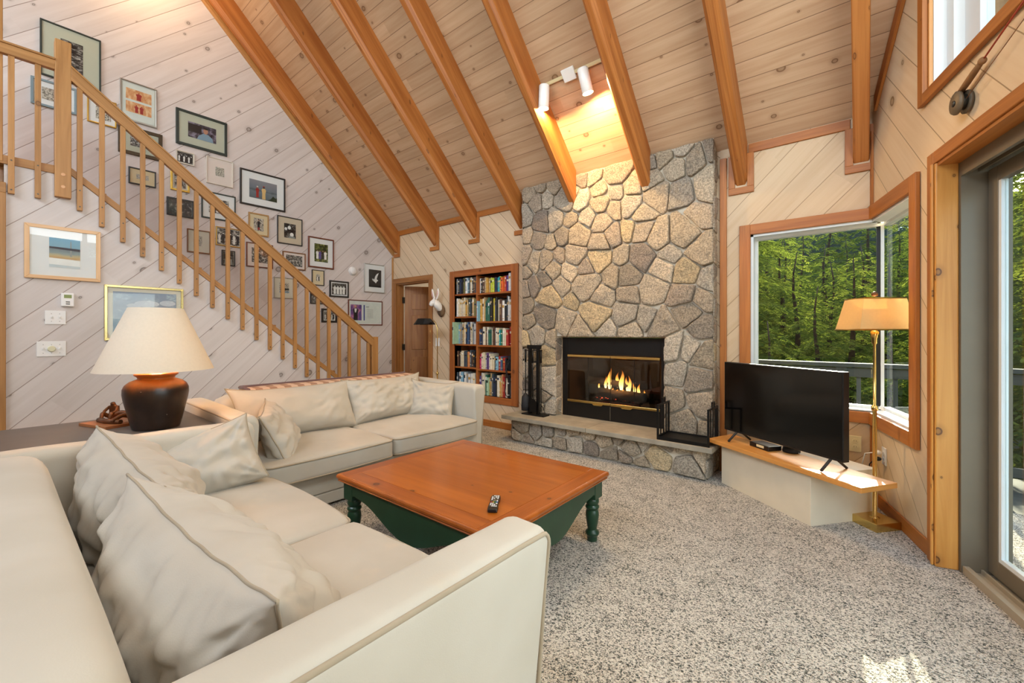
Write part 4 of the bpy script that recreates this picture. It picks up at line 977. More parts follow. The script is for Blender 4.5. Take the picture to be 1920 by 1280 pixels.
def make_sofa(label, loc, rz):
    t = thing('sofa', label, 'sofa', loc, rz, 'matching cream sofas')
    m = MB()
    m.box((AW-.03, -SD+.08, .02), (SL_-AW+.03, -.005, .105)); m.box((AW-.03, -SD+.08, .108), (SL_-AW+.03, .0, .25)); m.build('base', M['linen'], t, bevel=.012, seg=3)
    for side in (0, 1):
        rings = []
        def sec(y, ins, H):
            pts = [(.012, .025), (.006, .3), (.0, H-.055)]
            for k in range(6): a = pi-pi/2*k/5; pts.append((.045+.045*cos(a), H-.045+.045*sin(a)))
            for k in range(6): a = pi/2-pi/2*k/5; pts.append((AW-.032+.032*cos(a), H-.034+.032*sin(a)))
            pts += [(AW-.010, H*.78), (AW-.036, H*.38), (AW-.056, .025)]
            c = (AW*.42, H*.5); out = []
            for o, z in pts:
                dx, dz = c[0]-o, c[1]-z; L = hypot(dx, dz); o2, z2 = o+dx/L*ins, z+dz/L*ins*(1 if z > .1 else 0)
                out.append(Vector(((SL_-AW+o2) if side else (AW-o2), y, z2)))
            return out if side else out
        ys = [(0, .040), (-.006, .018), (-.018, .006), (-.04, 0)]+[(-.04-(SD-.07)*k/14, 0) for k in range(1, 15)]+[(-SD+.012, .006), (-SD, .03)]
        for y, ins in ys:
            H = .724+.012*min(1, -y/.9)+noise.noise((y*4, side*9, 0))*.004
            rings.append(sec(y, ins, H))
        m = MB(); m.loft(rings, 0, True, True, True); arm = m.build('arm', M['linen'], t)
        # welt along the border of the outer side panel
        pts = []
        def H(y): return .724+.012*min(1, -y/.9)
        X = lambda o: (SL_-AW+o) if side else (AW-o)
        for z in (.03, .2, .38, .55): pts.append((X(AW-.056+.05*z/.7), -.008, z))
        for k in range(5): a = pi/2*k/4; pts.append((X(AW-.004), -.03+.024*cos(a)-.0, H(0)-.055+.035*sin(a)))
        for k in range(1, 15): y = -.04-(SD-.1)*k/14; pts.append((X(AW-.006), y, H(y)-.02))
        m = MB(); m.tube(pts, .0065, 8); m.build('welt', M['welt'], arm)
    # back with a rolled crest
    rings = []
    x0, x1 = AW-.01, SL_-AW+.01
    for k in range(17):
        f = k/16; x = x0+(x1-x0)*f; e = min(f, 1-f); rd = min(1, e/.12); z1 = .765+noise.noise((x*2.5, 1.7, 0))*.008-.05*(1-sqrt(max(0, 1-(1-rd)**2)))
        bul = .02*sin(pi*f)
        pts = [(-.74, .2), (-.79-bul*.2, .45), (-.825, z1-.09), (-.845, z1-.035), (-.88, z1-.008), (-.93, z1), (-1.0, z1-.002), (-1.05, z1-.015), (-1.085, z1-.045), (-1.10, z1-.10), (-1.095, .4), (-1.09, .03), (-.8, .03)]
        rings.append([Vector((x, y, z)) for y, z in pts])
    m = MB(); m.loft(rings); m.build('back', M['linen'], t, subsurf=1)
    cw = (SL_-2*AW)/2
    for i in range(2):
        w, d, h = cw-.008, .86, .148
        m = rounded_cushion(w, d, h, .05, 22, .035, .010, i*5+rz*3+2)
        c = m.build('seat_cushion', M['linen_pillow'], t, (AW+cw*(i+.5), .065-d/2, .25+h/2))
        for z in (h/2-.012, -h/2+.016):
            m = MB(); m.tube(edge_loop(w-.004, d-.004, .05, z), .0055, 6, closed=True); m.build('welt', M['welt'], c)
    return t
make_sofa('cream sofa in the foreground with three loose rumpled cushions on its seat', (3.08, -3.20, 0), 0)
make_sofa('cream sofa by the stair wall with a plaid throw over its back', (3.03, -1.02, 0), -pi/2)

def pillow(name, label, w, h, T, loc, rot, seed, group, cat='cushion', mat='linen_pillow', wr=.010, n=40, welt=True, sag=0.0, droop=0.0):
    m = MB(); rnd = random.Random(seed)
    ears = [rnd.uniform(-.035, .0) for _ in range(4)]
    def outline(u, v):
        x = u*w/2*(1-.05*(1-v*v)); z = h/2+v*h/2*(1-.06*(1-u*u))
        k = (abs(u)*abs(v))**6; i = (0 if u > 0 else 1)+(0 if v > 0 else 2)
        x += math.copysign(ears[i]*k, u); z += math.copysign(ears[i]*k, v)
        z += sag*(u*u-1)*(v+1)*.5+droop*u*(v+1)*.5
        return x, z
    def disp(u, v, x, z, s):
        gath = 0.0
        for cu, cv in ((1, 1), (-1, 1), (1, -1), (-1, -1)):
            du, dv = (cu-u)*w*.5, (cv-v)*h*.5; dc = hypot(du, dv)
            gath += sin(atan2(dv*cv, du*cu+1e-6)*13+noise.noise((x*5, z*5, seed+cu*2+cv))*3.0+seed)*math.exp(-dc/.11)*wr*1.1
        a = max(0, 1-abs(u)**2.6)*max(0, 1-abs(v)**2.6); th = T*a**.55*(1.12-.25*v)
        ed = 1-a
        fold = noise.noise((x*7+seed*3.1, z*16+x*5, seed+s*9))*wr*1.6*min(1, a*3)
        fold += (abs(noise.noise((x*13+z*9+seed, z*11-x*6, s*5+seed)))-.25)*wr*1.6*min(1, a*5)
        fold += noise.noise((x*3+seed, z*3, s*7))*wr*2.0*a
        fold += gath*min(1, a*4)
        fold += sin((z*1.0+x*.55+noise.noise((x*4+seed, z*4, 2.0))*.16)*52+seed)*wr*.42*max(0, noise.noise((x*3+seed*2, z*3, s+5.0)))*2.2*min(1, a*3)
        pk = noise.noise((x*40+seed, s*3, z*40))*wr*.45*min(1, a*8)*(ed**2)
        return (th+fold+pk)*s
    V = {}
    for s in (1, -1):
        for i in range(n+1):
            for j in range(n+1):
                u, v = -1+2*i/n, -1+2*j/n; u = math.copysign(abs(u)**.85, u); v = math.copysign(abs(v)**.85, v)
                edge = i in (0, n) or j in (0, n)
                if edge and s == -1: V[(s, i, j)] = V[(1, i, j)]; continue
                x, z = outline(u, v); ew = noise.noise((x*9+seed, z*9, 4))*.006
                V[(s, i, j)] = m.bm.verts.new((x, ew if edge else disp(u, v, x, z, s)+ew, z))
    for s in (1, -1):
        for i in range(n):
            for j in range(n):
                q = [V[(s, i, j)], V[(s, i+1, j)], V[(s, i+1, j+1)], V[(s, i, j+1)]]; m.face(q if s < 0 else q[::-1], 0, None, True)
    loop = [V[(1, i, 0)].co.copy() for i in range(n)]+[V[(1, n, j)].co.copy() for j in range(n)]+[V[(1, i, n)].co.copy() for i in range(n, 0, -1)]+[V[(1, 0, j)].co.copy() for j in range(n, 0, -1)]
    o = m.build(name, M[mat], None, loc); o.rotation_mode = 'XYZ'; o.rotation_euler = rot
    tag(o, label, cat, group)
    if welt: m = MB(); m.tube(loop, .0042, 6, closed=True); m.build('welt', M['welt'], o)
    return o
G1 = 'loose cushions on the foreground sofa'; G2 = 'loose cushions on the sofa by the stairs'
pillow('back_cushion', 'big rumpled cream cushion nearest the camera on the foreground sofa', 1.04, .38, .19, (4.55, -3.765, .36), (radians(13), radians(2), radians(3)), 3, G1, wr=.017, n=80, sag=.01)
pillow('back_cushion', 'slumped cream cushion behind the biggest one, its peaked corner near the dark lamp', .84, .41, .165, (3.66, -3.755, .37), (radians(13), radians(8), radians(5)), 8, G1, wr=.016, n=64)
pillow('throw_pillow', 'wrinkled cream pillow propped against the far arm of the foreground sofa', .58, .37, .11, (3.35, -3.47, .365), (radians(24), radians(17), radians(-104)), 14, G1, wr=.016, n=60)
pillow('back_cushion', 'long cream back cushion on the left half of the sofa by the stairs', .96, .42, .115, (2.44, -2.56, .41), (radians(24), 0, radians(-90)), 21, G2, wr=.007)
pillow('back_cushion', 'cream back cushion with deep creases on the right half of the sofa by the stairs', .86, .42, .115, (2.44, -1.70, .41), (radians(24), 0, radians(-90)), 29, G2, wr=.015, n=56)
pillow('throw_pillow', 'rumpled cream pillow leaning on the left arm of the sofa by the stairs', .56, .37, .10, (2.78, -2.82, .385), (radians(26), radians(4), radians(-24)), 35, G2, wr=.016)
pillow('throw_pillow', 'small cream pillow in the right corner of the sofa by the stairs', .44, .36, .08, (2.62, -1.40, .395), (radians(20), radians(-5), radians(-140)), 41, G2, wr=.010)
# plaid throw over the back crest
m = MB(); rings = []
prof = [(2.275, .60), (2.262, .68), (2.235, .757), (2.19, .784), (2.10, .790), (2.02, .786), (1.975, .767), (1.94, .72), (1.925, .6), (1.925, .45)]
ys = [-2.88+i*.05 for i in range(34)]
V = [[m.bm.verts.new((x, y+noise.noise((x*6, y*5, 0))*.006, z+noise.noise((x*9, y*7, 2))*.004)) for x, z in prof] for y in ys]
for i in range(len(ys)-1):
    for j in range(len(prof)-1): m.face([V[i][j], V[i+1][j], V[i+1][j+1], V[i][j+1]], 0, [(ys[i], j*.09), (ys[i+1], j*.09), (ys[i+1], j*.09+.09), (ys[i], j*.09+.09)], True)
th = m.build('plaid_throw', M['plaid']); tag(th, 'plaid throw in brown and pink laid along the back of the sofa by the stairs', 'blanket')
sm = th.modifiers.new('solid', 'SOLIDIFY'); sm.thickness = .006; sm.offset = 1
m = MB(); m.tube([(1.99, y, .79) for y in ys], .014, 8); m.tube([(2.26+.0, ys[0], .69), (2.19, ys[0], .788), (2.10, ys[0], .795), (1.99, ys[0], .79)], .012, 8); m.build('binding', M['plaid_edge'], th)

# ------------------------------------------------------------------ coffee table
ct = thing('coffee_table', 'square coffee table with an orange pine top and dark green turned legs', 'coffee table', (4.18, -2.35, 0))
ct.rotation_euler = (0, 0, radians(.6))
hx, hy, tz = .622, .528, .41
m = MB()
def ogee(sx, sy, z, out): return [Vector((a*(sx+out), b*(sy+out), z)) for a, b in ((-1, -1), (1, -1), (1, 1), (-1, 1))]
rings = [ogee(hx, hy, tz-.046, -.03), ogee(hx, hy, tz-.046, -.012), ogee(hx, hy, tz-.036, -.004), ogee(hx, hy, tz-.03, -.014), ogee(hx, hy, tz-.028, -.002), ogee(hx, hy, tz-.014, 0), ogee(hx, hy, tz-.003, -.004), ogee(hx, hy, tz-.001, -.012)]
m.loft(rings, 0, True, False, False); m.build('edge_moulding', M['tabletrim'], ct, bevel=.004, seg=2)
bw = .105
m = MB(); m.box((-hx+bw, -hy+bw, tz-.03), (hx-bw, hy-bw, tz), 0, None, 0); m.build('panel', M['tabletop'], ct)
for a, b in (((-hx+.012, -hy+.012, tz-.03), (-hx+bw-.001, hy-.012, tz)), ((hx-bw+.001, -hy+.012, tz-.03), (hx-.012, hy-.012, tz)), ((-hx+bw, -hy+.012, tz-.03), (hx-bw, -hy+bw-.001, tz)), ((-hx+bw, hy-bw+.001, tz-.03), (hx-bw, hy-.012, tz))):
    m = MB(); m.box(a, b); m.build('border_board', M['tabletrim'], ct, bevel=.0012, seg=1)
LX, LY = hx-.075, hy-.075
for sx in (-1, 1):
    for sy in (-1, 1):
        m = MB(); x, y = sx*LX, sy*LY
        m.box((x-.044, y-.044, .262), (x+.044, y+.044, tz-.046))
        m.lathe([(.032, .270), (.034, .262), (.040, .250), (.041, .236), (.036, .224), (.031, .219), (.040, .212), (.042, .203), (.037, .194), (.033, .190), (.037, .182), (.040, .165), (.039, .145), (.035, .115), (.030, .088), (.027, .074), (.029, .068), (.039, .060), (.042, .050), (.039, .040), (.032, .033), (.031, .020), (.029, .002)], 28, (x, y, 0))
        m.build('leg', M['green_paint'], ct, bevel=.003)
def apron_mesh(L):
    m = MB(); top = tz-.046; n = 44; xs = [-L+2*L*k/n for k in range(n+1)]
    def zb(x):
        e = abs(x)/L
        return .292+.006*sin((1-e)/.10*pi) if e > .90 else .292-.122*(cos(e/.90*pi)*.5+.5)
    A = [[m.bm.verts.new((x, y, z)) for z in (zb(x), top)] for x in xs for y in (0,)]; B = [[m.bm.verts.new((x, .022, z)) for z in (zb(x), top)] for x in xs]
    for i in range(n):
        for P, fl in ((A, 0), (B, 1)): q = [P[i][0], P[i+1][0], P[i+1][1], P[i][1]]; m.face(q[::-1] if fl else q)
        m.face([A[i][0], B[i][0], B[i+1][0], A[i+1][0]])
    return m
for s in (-1, 1):
    apron_mesh(LX-.044).build('apron', M['green_paint'], ct, (0, s*(LY+.030)-.011, 0))
    apron_mesh(LY-.044).build('apron', M['green_paint'], ct, (s*(LX+.030)+.011, 0, 0), (0, 0, pi/2))
rc = thing('remote_control', 'black television remote lying on the orange coffee table', 'remote', (4.600, -2.635, .411), radians(35.5))
m = MB(); m.prism([(-.022, -.088), (.022, -.088), (.025, -.06), (.022, .0), (.024, .07), (.02, .088), (-.02, .088), (-.024, .07), (-.022, .0), (-.025, -.06)], 0, .018); m.build('body', M['tv_black'], rc, bevel=.005, seg=3)
bcols = [M['grey_frame'], M['white_plastic'], plain('red_button', '#b03028'), plain('yellow_button', '#d0b040'), plain('green_button', '#3c8a4a'), plain('blue_button', '#3f64a8')]
for r in range(9):
    for c in range(4):
        if r in (3, 4) and c in (1, 2): continue
        k = (2+c) if r == 5 else (1 if (r*3+c) % 4 else 0)
        m = MB(); m.box((-.017+c*.0092, .068-r*.0155, .0175), (-.0105+c*.0092, .0755-r*.0155, .0195)); m.build('button', bcols[k], rc)
m = MB(); m.lathe([(.009, 0), (.008, .003)], 18, (0, .014, .0175)); m.build('dial', M['grey_frame'], rc)

# ------------------------------------------------------------------ dark corner table, lamp, sculpture
TT = thing('corner_table', 'charcoal topped square corner table between the two sofas', 'table', (2.50, -3.82, 0))
bx('tabletop', (-.51, -.58, .62), (.545, .56, .66), M['grey_top'], TT, .004)
for sx in (-.46, .49):
    for sy in (-.53, .51): bx('leg', (sx-.03, sy-.03, 0), (sx+.03, sy+.03, .62), M['grey_top'], TT, .003)
bx('apron', (-.46, -.53, .56), (.49, .51, .62), M['grey_top'], TT)
TL = thing('table_lamp', 'big table lamp with a dark glazed pot base and cream cone shade', 'lamp', (2.605, -3.535, .66))
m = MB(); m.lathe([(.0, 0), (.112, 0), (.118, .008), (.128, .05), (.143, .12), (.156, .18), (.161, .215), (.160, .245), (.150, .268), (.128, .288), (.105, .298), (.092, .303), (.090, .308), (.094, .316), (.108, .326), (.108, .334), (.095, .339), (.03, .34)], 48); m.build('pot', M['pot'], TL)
m = MB(); m.lathe([(.292, .356), (.135, .735), (.131, .735), (.288, .356)], 64, cap=False); m.build('lamp_shade', M['shade_white'], TL)
m = MB(); m.lathe([(.018, .34), (.018, .42), (.014, .43)], 16); m.tube([(.05, 0, .40), (.09, 0, .55), (.07, 0, .70), (0, 0, .735), (-.07, 0, .70), (-.09, 0, .55), (-.05, 0, .40)], .003, 6)
for k in range(3): a = k*2*pi/3; m.tube([(0, 0, .732), (.133*cos(a), .133*sin(a), .732)], .0025, 6)
m.build('harp', M['brass'], TL)
m = MB(); m.ball((0, 0, .50), .032); m.build('bulb', M['bulb'], TL)
light('table_lamp_light', 'POINT', (2.605, -3.535, 1.13), 26, (1, .50, .20), shadow_soft_size=.035)
# wooden board with little bronze figures
sc = thing('figure_sculpture', 'small bronze sculpture of two seated figures on a wooden board', 'sculpture', (2.30, -3.66, .66), radians(18))
bx('board', (-.17, -.13, 0), (.12, .14, .018), M['board'], sc, .002)
def skin_figure(name, pts, edges, mat, parent, loc=(0, 0, 0), rz=0.0, sub=2, sc_=1.0, skinmats=None):
    me = bpy.data.meshes.new(name); me.from_pydata([tuple(c*sc_ for c in p[0]) for p in pts], edges, []); me.materials.append(mat)
    o = bpy.data.objects.new(name, me); COL.objects.link(o); o.parent = parent; o.location = loc; o.rotation_euler = (0, 0, rz)
    o.modifiers.new('skin', 'SKIN')
    if not me.skin_vertices: me.skin_vertices.new() if hasattr(me.skin_vertices, 'new') else None
    for v, p in zip(me.skin_vertices[0].data, pts): v.radius = (p[1]*sc_, (p[2] if len(p) > 2 else p[1])*sc_)
    me.skin_vertices[0].data[0].use_root = True
    s = o.modifiers.new('sub', 'SUBSURF'); s.levels = s.render_levels = sub
    return o
# seated woman leaning back on her arms: pelvis, spine, chest, neck, head, shoulders, elbows, hands, hips, knees, feet
J = [((0, 0, .035), .034, .027), ((0, .004, .06), .027), ((0, .012, .098), .035, .025), ((0, .012, .128), .012), ((0, .006, .155), .021), ((-.036, .014, .108), .011), ((-.060, .03, .075), .009), ((-.078, .038, .03), .008), ((.036, .014, .108), .011), ((.060, .03, .075), .009), ((.078, .038, .03), .008),
     ((-.022, -.02, .032), .019), ((-.05, -.075, .058), .015), ((-.075, -.125, .022), .011), ((.022, -.02, .032), .019), ((.055, -.08, .05), .015), ((.085, -.135, .020), .011)]
Ed = [(0, 1), (1, 2), (2, 3), (3, 4), (2, 5), (5, 6), (6, 7), (2, 8), (8, 9), (9, 10), (0, 11), (11, 12), (12, 13), (0, 14), (14, 15), (15, 16)]
skin_figure('figure', J, Ed, M['bronze'], sc, (.045, .07, .016), radians(-20))
J2 = [((0, 0, .025), .026, .022), ((0, .008, .05), .022), ((0, -.002, .078), .024, .02), ((0, -.012, .10), .011), ((0, -.018, .12), .017), ((-.026, -.01, .085), .010), ((-.034, -.04, .06), .009), ((-.016, -.06, .05), .008), ((.026, -.01, .085), .010), ((.034, -.04, .06), .009), ((.016, -.06, .05), .008),
      ((-.018, -.02, .024), .015), ((-.026, -.065, .058), .013), ((-.024, -.075, .014), .010), ((.018, -.02, .024), .015), ((.026, -.065, .058), .013), ((.024, -.075, .014), .010)]
skin_figure('figure', J2, Ed, M['bronze'], sc, (-.10, .02, .016), radians(30))
m = MB(); m.tube([(-.10, -.06, .03), (.0, -.07, .03), (.11, -.05, .032)], [.016, .018, .014], 8); m.build('driftwood', M['bronze'], sc)

# ------------------------------------------------------------------ floor lamps
PH = thing('pharmacy_lamp', 'thin brass reading lamp with a dark metal shade behind the sofa by the stairs', 'floor lamp', (1.53, -.36, 0))
m = MB(); m.lathe([(.12, 0), (.12, .015), (.03, .03), (.012, .035)], 32); m.build('base', M['brass'], PH)
m = MB(); m.tube([(0, 0, .03), (0, 0, .68)], .009, 10); m.tube([(0, 0, .66), (0, 0, 1.22), (-.004, 0, 1.30), (-.03, 0, 1.37), (-.07, 0, 1.40), (-.11, 0, 1.395)], .006, 10); m.build('pole', M['brass'], PH)
m = MB(); m.ball((0, 0, .69), .02); m.build('joint', M['brass'], PH)
m = MB(); rings = []
for x, w, h in ((-.44, .0, .0), (-.44, .06, .02), (-.36, .085, .085), (-.20, .085, .085), (-.11, .06, .03), (-.11, .0, .0)):
    rings.append([Vector((x, y, 1.352+z)) for y, z in ((-w, 0), (-w*.55, h), (w*.55, h), (w, 0))])
m.loft(rings[1:5], 0, False, False, False); sh = m.build('lamp_shade', M['black_metal'], PH); s_ = sh.modifiers.new('s', 'SOLIDIFY'); s_.thickness = .004
m = MB(); m.tube([(-.15, -.0, 1.35), (-.15, 0, 1.11)], .0015, 5); m.ball((-.15, 0, 1.105), .008); m.build('pull_chain', M['brass'], PH)
BL = thing('floor_lamp', 'brass floor lamp with a tapered gold linen shade by the corner window', 'floor lamp', (6.035, -.55, 0))
BLL = Vector((6.035, -.55, 0))
m = MB(); 
a45 = radians(3); sq = [(.130*cos(a45+k*pi/2), .138*sin(a45+k*pi/2)) for k in range(4)]
m.prism(sq, 0, .052); m.build('base', M['brass'], BL, bevel=.003)
m = MB(); m.lathe([(.026, .048), (.026, .054), (.012, .058), (.012, .74), (.018, .742), (.018, .772), (.009, .776), (.009, 1.17), (.017, 1.175), (.018, 1.21), (.022, 1.215), (.022, 1.25), (.01, 1.26)], 20); m.build('pole', M['brass'], BL)
m = MB(); m.tube([(0, 0, 1.26), (0, 0, 1.48)], .003, 6); m.lathe([(.004, 1.478), (.016, 1.483), (.019, 1.495), (.013, 1.506), (.003, 1.511)], 16); m.build('finial', M['bronze'], BL)
rings = []
ya = YAW
for z, a, b in ((1.264, .168, .115), (1.464, .126, .086)):
    rings.append([(Matrix.Rotation(ya-.08, 4, 'Z') @ Vector((sx*a, sy*b, z))) for sx, sy in ((-1, -1), (1, -1), (1, 1), (-1, 1))])
m = MB(); m.loft(rings, 0, True, False, False); sh = m.build('lamp_shade', M['shade_linen'], BL); s_ = sh.modifiers.new('s', 'SOLIDIFY'); s_.thickness = .003
for r_, nm in ((rings[0], 'shade_trim'), (rings[1], 'shade_trim')): m = MB(); m.tube([p for p in r_], .005, 6, closed=True); m.build(nm, M['gold'], BL)
m = MB(); m.ball((0, 0, 1.33), .028); m.build('bulb', M['bulb'], BL)
light('floor_lamp_light', 'POINT', (6.035, -.55, 1.35), 6, (1, .70, .38), shadow_soft_size=.03)

# ------------------------------------------------------------------ track light on the ceiling
TK = thing('track_light', 'white ceiling track light with two cylinder spot heads above the fireplace', 'ceiling light', (3.87, -.77, ROOF0+.77))
sl = Matrix.Rotation(radians(-45), 4, 'X')
def onslope(x, a, d): return Vector((x, -a*sqrt(.5)-d*sqrt(.5), a*sqrt(.5)-d*sqrt(.5)))   # a up the slope, d below the boards
Ms = Matrix(((1, 0, 0, 0), (0, -sqrt(.5), -sqrt(.5), 0), (0, sqrt(.5), -sqrt(.5), 0), (0, 0, 0, 1)))
m = MB(); m.box((-.30, -.014, 0), (.41, .014, .018), 0, Ms); tr = m.build('track', M['ivory_plastic'], TK, bevel=.002)
m = MB(); m.box((-.07, -.055, 0), (.06, .055, .022), 0, Ms); m.build('canopy', M['spot_white'], TK, bevel=.004)
for x, tg in ((-.265, Vector((-.05, .02, -1))), (.155, Vector((.13, .25, -1)))):
    p = onslope(x, 0, .02); d = tg.normalized(); top = p+Vector((0, -.02, -.015))
    R = d.to_track_quat('-Z', 'Y').to_matrix().to_4x4(); Mx = Matrix.Translation(top) @ R
    m = MB(); m.lathe([(.001, 0), (.046, 0), (.05, -.006), (.05, -.215), (.046, -.218), (.045, -.05), (.001, -.05)], 32, M=Mx); hd = m.build('spot_head', M['spot_white'], TK)
    m = MB(); m.tube([p, top+d*.08], .008, 8); m.build('stem', M['spot_white'], TK)
    m = MB(); m.ball((0, 0, -.10), .03, M=Mx); m.build('bulb', M['bulb'], hd)
    light('spot_beam', 'POINT', Vector((3.87, -.77, ROOF0+.77))+top+d*.203, 75, (1, .68, .32), shadow_soft_size=.02)

# ------------------------------------------------------------------ pictures on the stair walls
def photo_mat(name, stops, scale=6, detail=4, stretch=(1, 1), dist=.5, bands=0.0):
    t = NT(name); u, v, _ = t.uv(); oi = t.n('ShaderNodeObjectInfo').outputs['Random']
    n = t.noise(t.comb(t.math('MULTIPLY', u, stretch[0]), t.math('MULTIPLY', v, stretch[1]), t.math('MULTIPLY', oi, 60.0)), scale, detail, .6, dist)
    f = n if not bands else t.math('ADD', t.math('MULTIPLY', n, 1-bands), t.math('MULTIPLY', v, bands))
    m = t.bsdf(t.ramp(f, [(p, C(c)) for p, c in stops]), .35); t.p.inputs['Coat Weight'].default_value = .3; return m
PM = {
 'bw': photo_mat('bw_photo', [(.36, '#161616'), (.48, '#55524e'), (.58, '#a8a49c'), (.68, '#e2ded4')], 7),
 'bwdark': photo_mat('dark_bw_photo', [(.42, '#141414'), (.55, '#3b3936'), (.68, '#a09c94')], 6),
 'bwlight': photo_mat('pale_bw_photo', [(.40, '#6a655c'), (.5, '#b5ada0'), (.64, '#d9d2c4')], 9),
 'sketch': photo_mat('ink_sketch', [(.40, '#4a4740'), (.5, '#aaa598'), (.56, '#d8d2c2')], 16, 5),
 'sepia': photo_mat('sepia_photo', [(.4, '#c98a5a'), (.52, '#d9a878'), (.66, '#e4c9a2')], 5),
 'rocks': photo_mat('rocky_shore', [(.38, '#0e0e0e'), (.5, '#3e3c3a'), (.6, '#8f8c86'), (.7, '#e6e2da')], 5, 6, (1.6, 3.2)),
 'sea': photo_mat('grey_sea', [(.0, '#5a666c'), (.4, '#6f7c83'), (.47, '#4f5a60'), (.50, '#6d7780'), (1, '#8f8f94')], 4, 2, (1, 3), .2, .85),
 'room': photo_mat('dim_room', [(.36, '#1c1720'), (.5, '#4b434e'), (.62, '#8c8596')], 3),
 'garden': photo_mat('garden_photo', [(.38, '#16200f'), (.5, '#3a4a20'), (.6, '#7a7c3c'), (.7, '#c9c28a')], 8),
 'purple': photo_mat('violet_backdrop', [(.36, '#3c2f6e'), (.5, '#7a4a8c'), (.62, '#c27a9c')], 3),
 'beach': photo_mat('painted_shore', [(.0, '#c9d0cf'), (.16, '#b9c2c4'), (.27, '#d4d5cc'), (.34, '#b98a3e'), (.42, '#b8a06a'), (.5, '#7d8a84'), (.62, '#55646e'), (.68, '#6f9db0'), (1, '#5d9cbd')], 5, 3, (.6, 3), .3, .86),
 'storm': photo_mat('stormy_sky', [(.0, '#3f5a70'), (.3, '#4a6478'), (.37, '#5c6f80'), (.40, '#8a93a0'), (.7, '#9aa0ac'), (1, '#7f8fa4')], 4, 3, (1, 2), .6, .80),
 'paperpale': photo_mat('pale_sheet', [(.3, '#cdd6d0'), (.7, '#dde2da')], 3),
 'blot': plain('ink_black', '#161514', .5), 'white': plain('photo_white', '#e8e6e0', .5), 'red': plain('photo_red', '#9c2a22', .5), 'skin': plain('photo_skin', '#b5836a', .5), 'yellow': plain('photo_straw', '#d8b578', .5),
 'denim': plain('photo_denim', '#7e97a8', .5), 'dark': plain('photo_dark', '#231d1c', .5), 'violet': plain('photo_violet', '#5a4a8a', .5), 'greyline': plain('photo_grey', '#8d918c', .5), 'dkgreen': plain('photo_foliage', '#27331a', .5), 'cloud': plain('paint_cloud', '#c9ccd2', .6), 'treeline': plain('paint_treeline', '#3a3440', .6), 'bluebar': plain('photo_blue', '#2f3f8a', .5)}
FRAME = {'black': plain('black_frame', '#2a2724', .4), 'dkgreen': plain('dark_green_frame', '#2f3833', .4), 'bluegrey': plain('blue_grey_frame', '#7f9299', .4), 'gold': M['gold'], 'silver': M['silver'],
         'redwood': wood('mahogany_frame', '#7a3f26', '#5f2d1a', rough=.35), 'tan': wood('tan_frame', '#c39a62', '#a87f4a', rough=.4), 'brown': wood('walnut_frame', '#8a5e3a', '#6f4828', rough=.4), 'maple': wood('maple_frame', '#e0b684', '#cfa06c', rough=.35), 'ornate': plain('carved_frame', '#4a3c28', .5, .3, bumpscale=60, bstr=1.0), 'white': plain('cream_frame', '#d8cfc0', .5), 'gilt': plain('bright_gilt', '#dcc688', .25, 1.0)}
MATB = {'cream': plain('cream_mat', '#d6d0bf', .7, var=.01), 'white': plain('white_mat', '#e6e6e4', .7, var=.01), 'sage': plain('sage_mat', '#b9bba8', .7, var=.01), 'tan': plain('tan_mat', '#cdbda4', .7, var=.01), 'grey': plain('grey_mat', '#c3c3ba', .7, var=.01), 'buff': plain('buff_mat', '#dccaa4', .7, var=.01), 'pink': plain('warm_mat', '#e4d5cb', .7, var=.01)}
def ell(cx, cz, rx, rz, n=14): return [(cx+rx*cos(2*pi*k/n), cz+rz*sin(2*pi*k/n)) for k in range(n)]
def person(x, z, h, body, skin, hair=None, w=.20):
    """little standing figure in a photo, unit of picture height: list of (material, polygon)"""
    L = [(body, [(x-w*.45*h, z), (x+w*.45*h, z), (x+w*.42*h, z+h*.45), (x+w*.62*h, z+h*.70), (x+w*.35*h, z+h*.82), (x-w*.35*h, z+h*.82), (x-w*.62*h, z+h*.70), (x-w*.42*h, z+h*.45)]), (skin, ell(x, z+h*.91, h*.065, h*.085))]
    if hair: L.append((hair, ell(x, z+h*.965, h*.075, h*.04)))
    return L
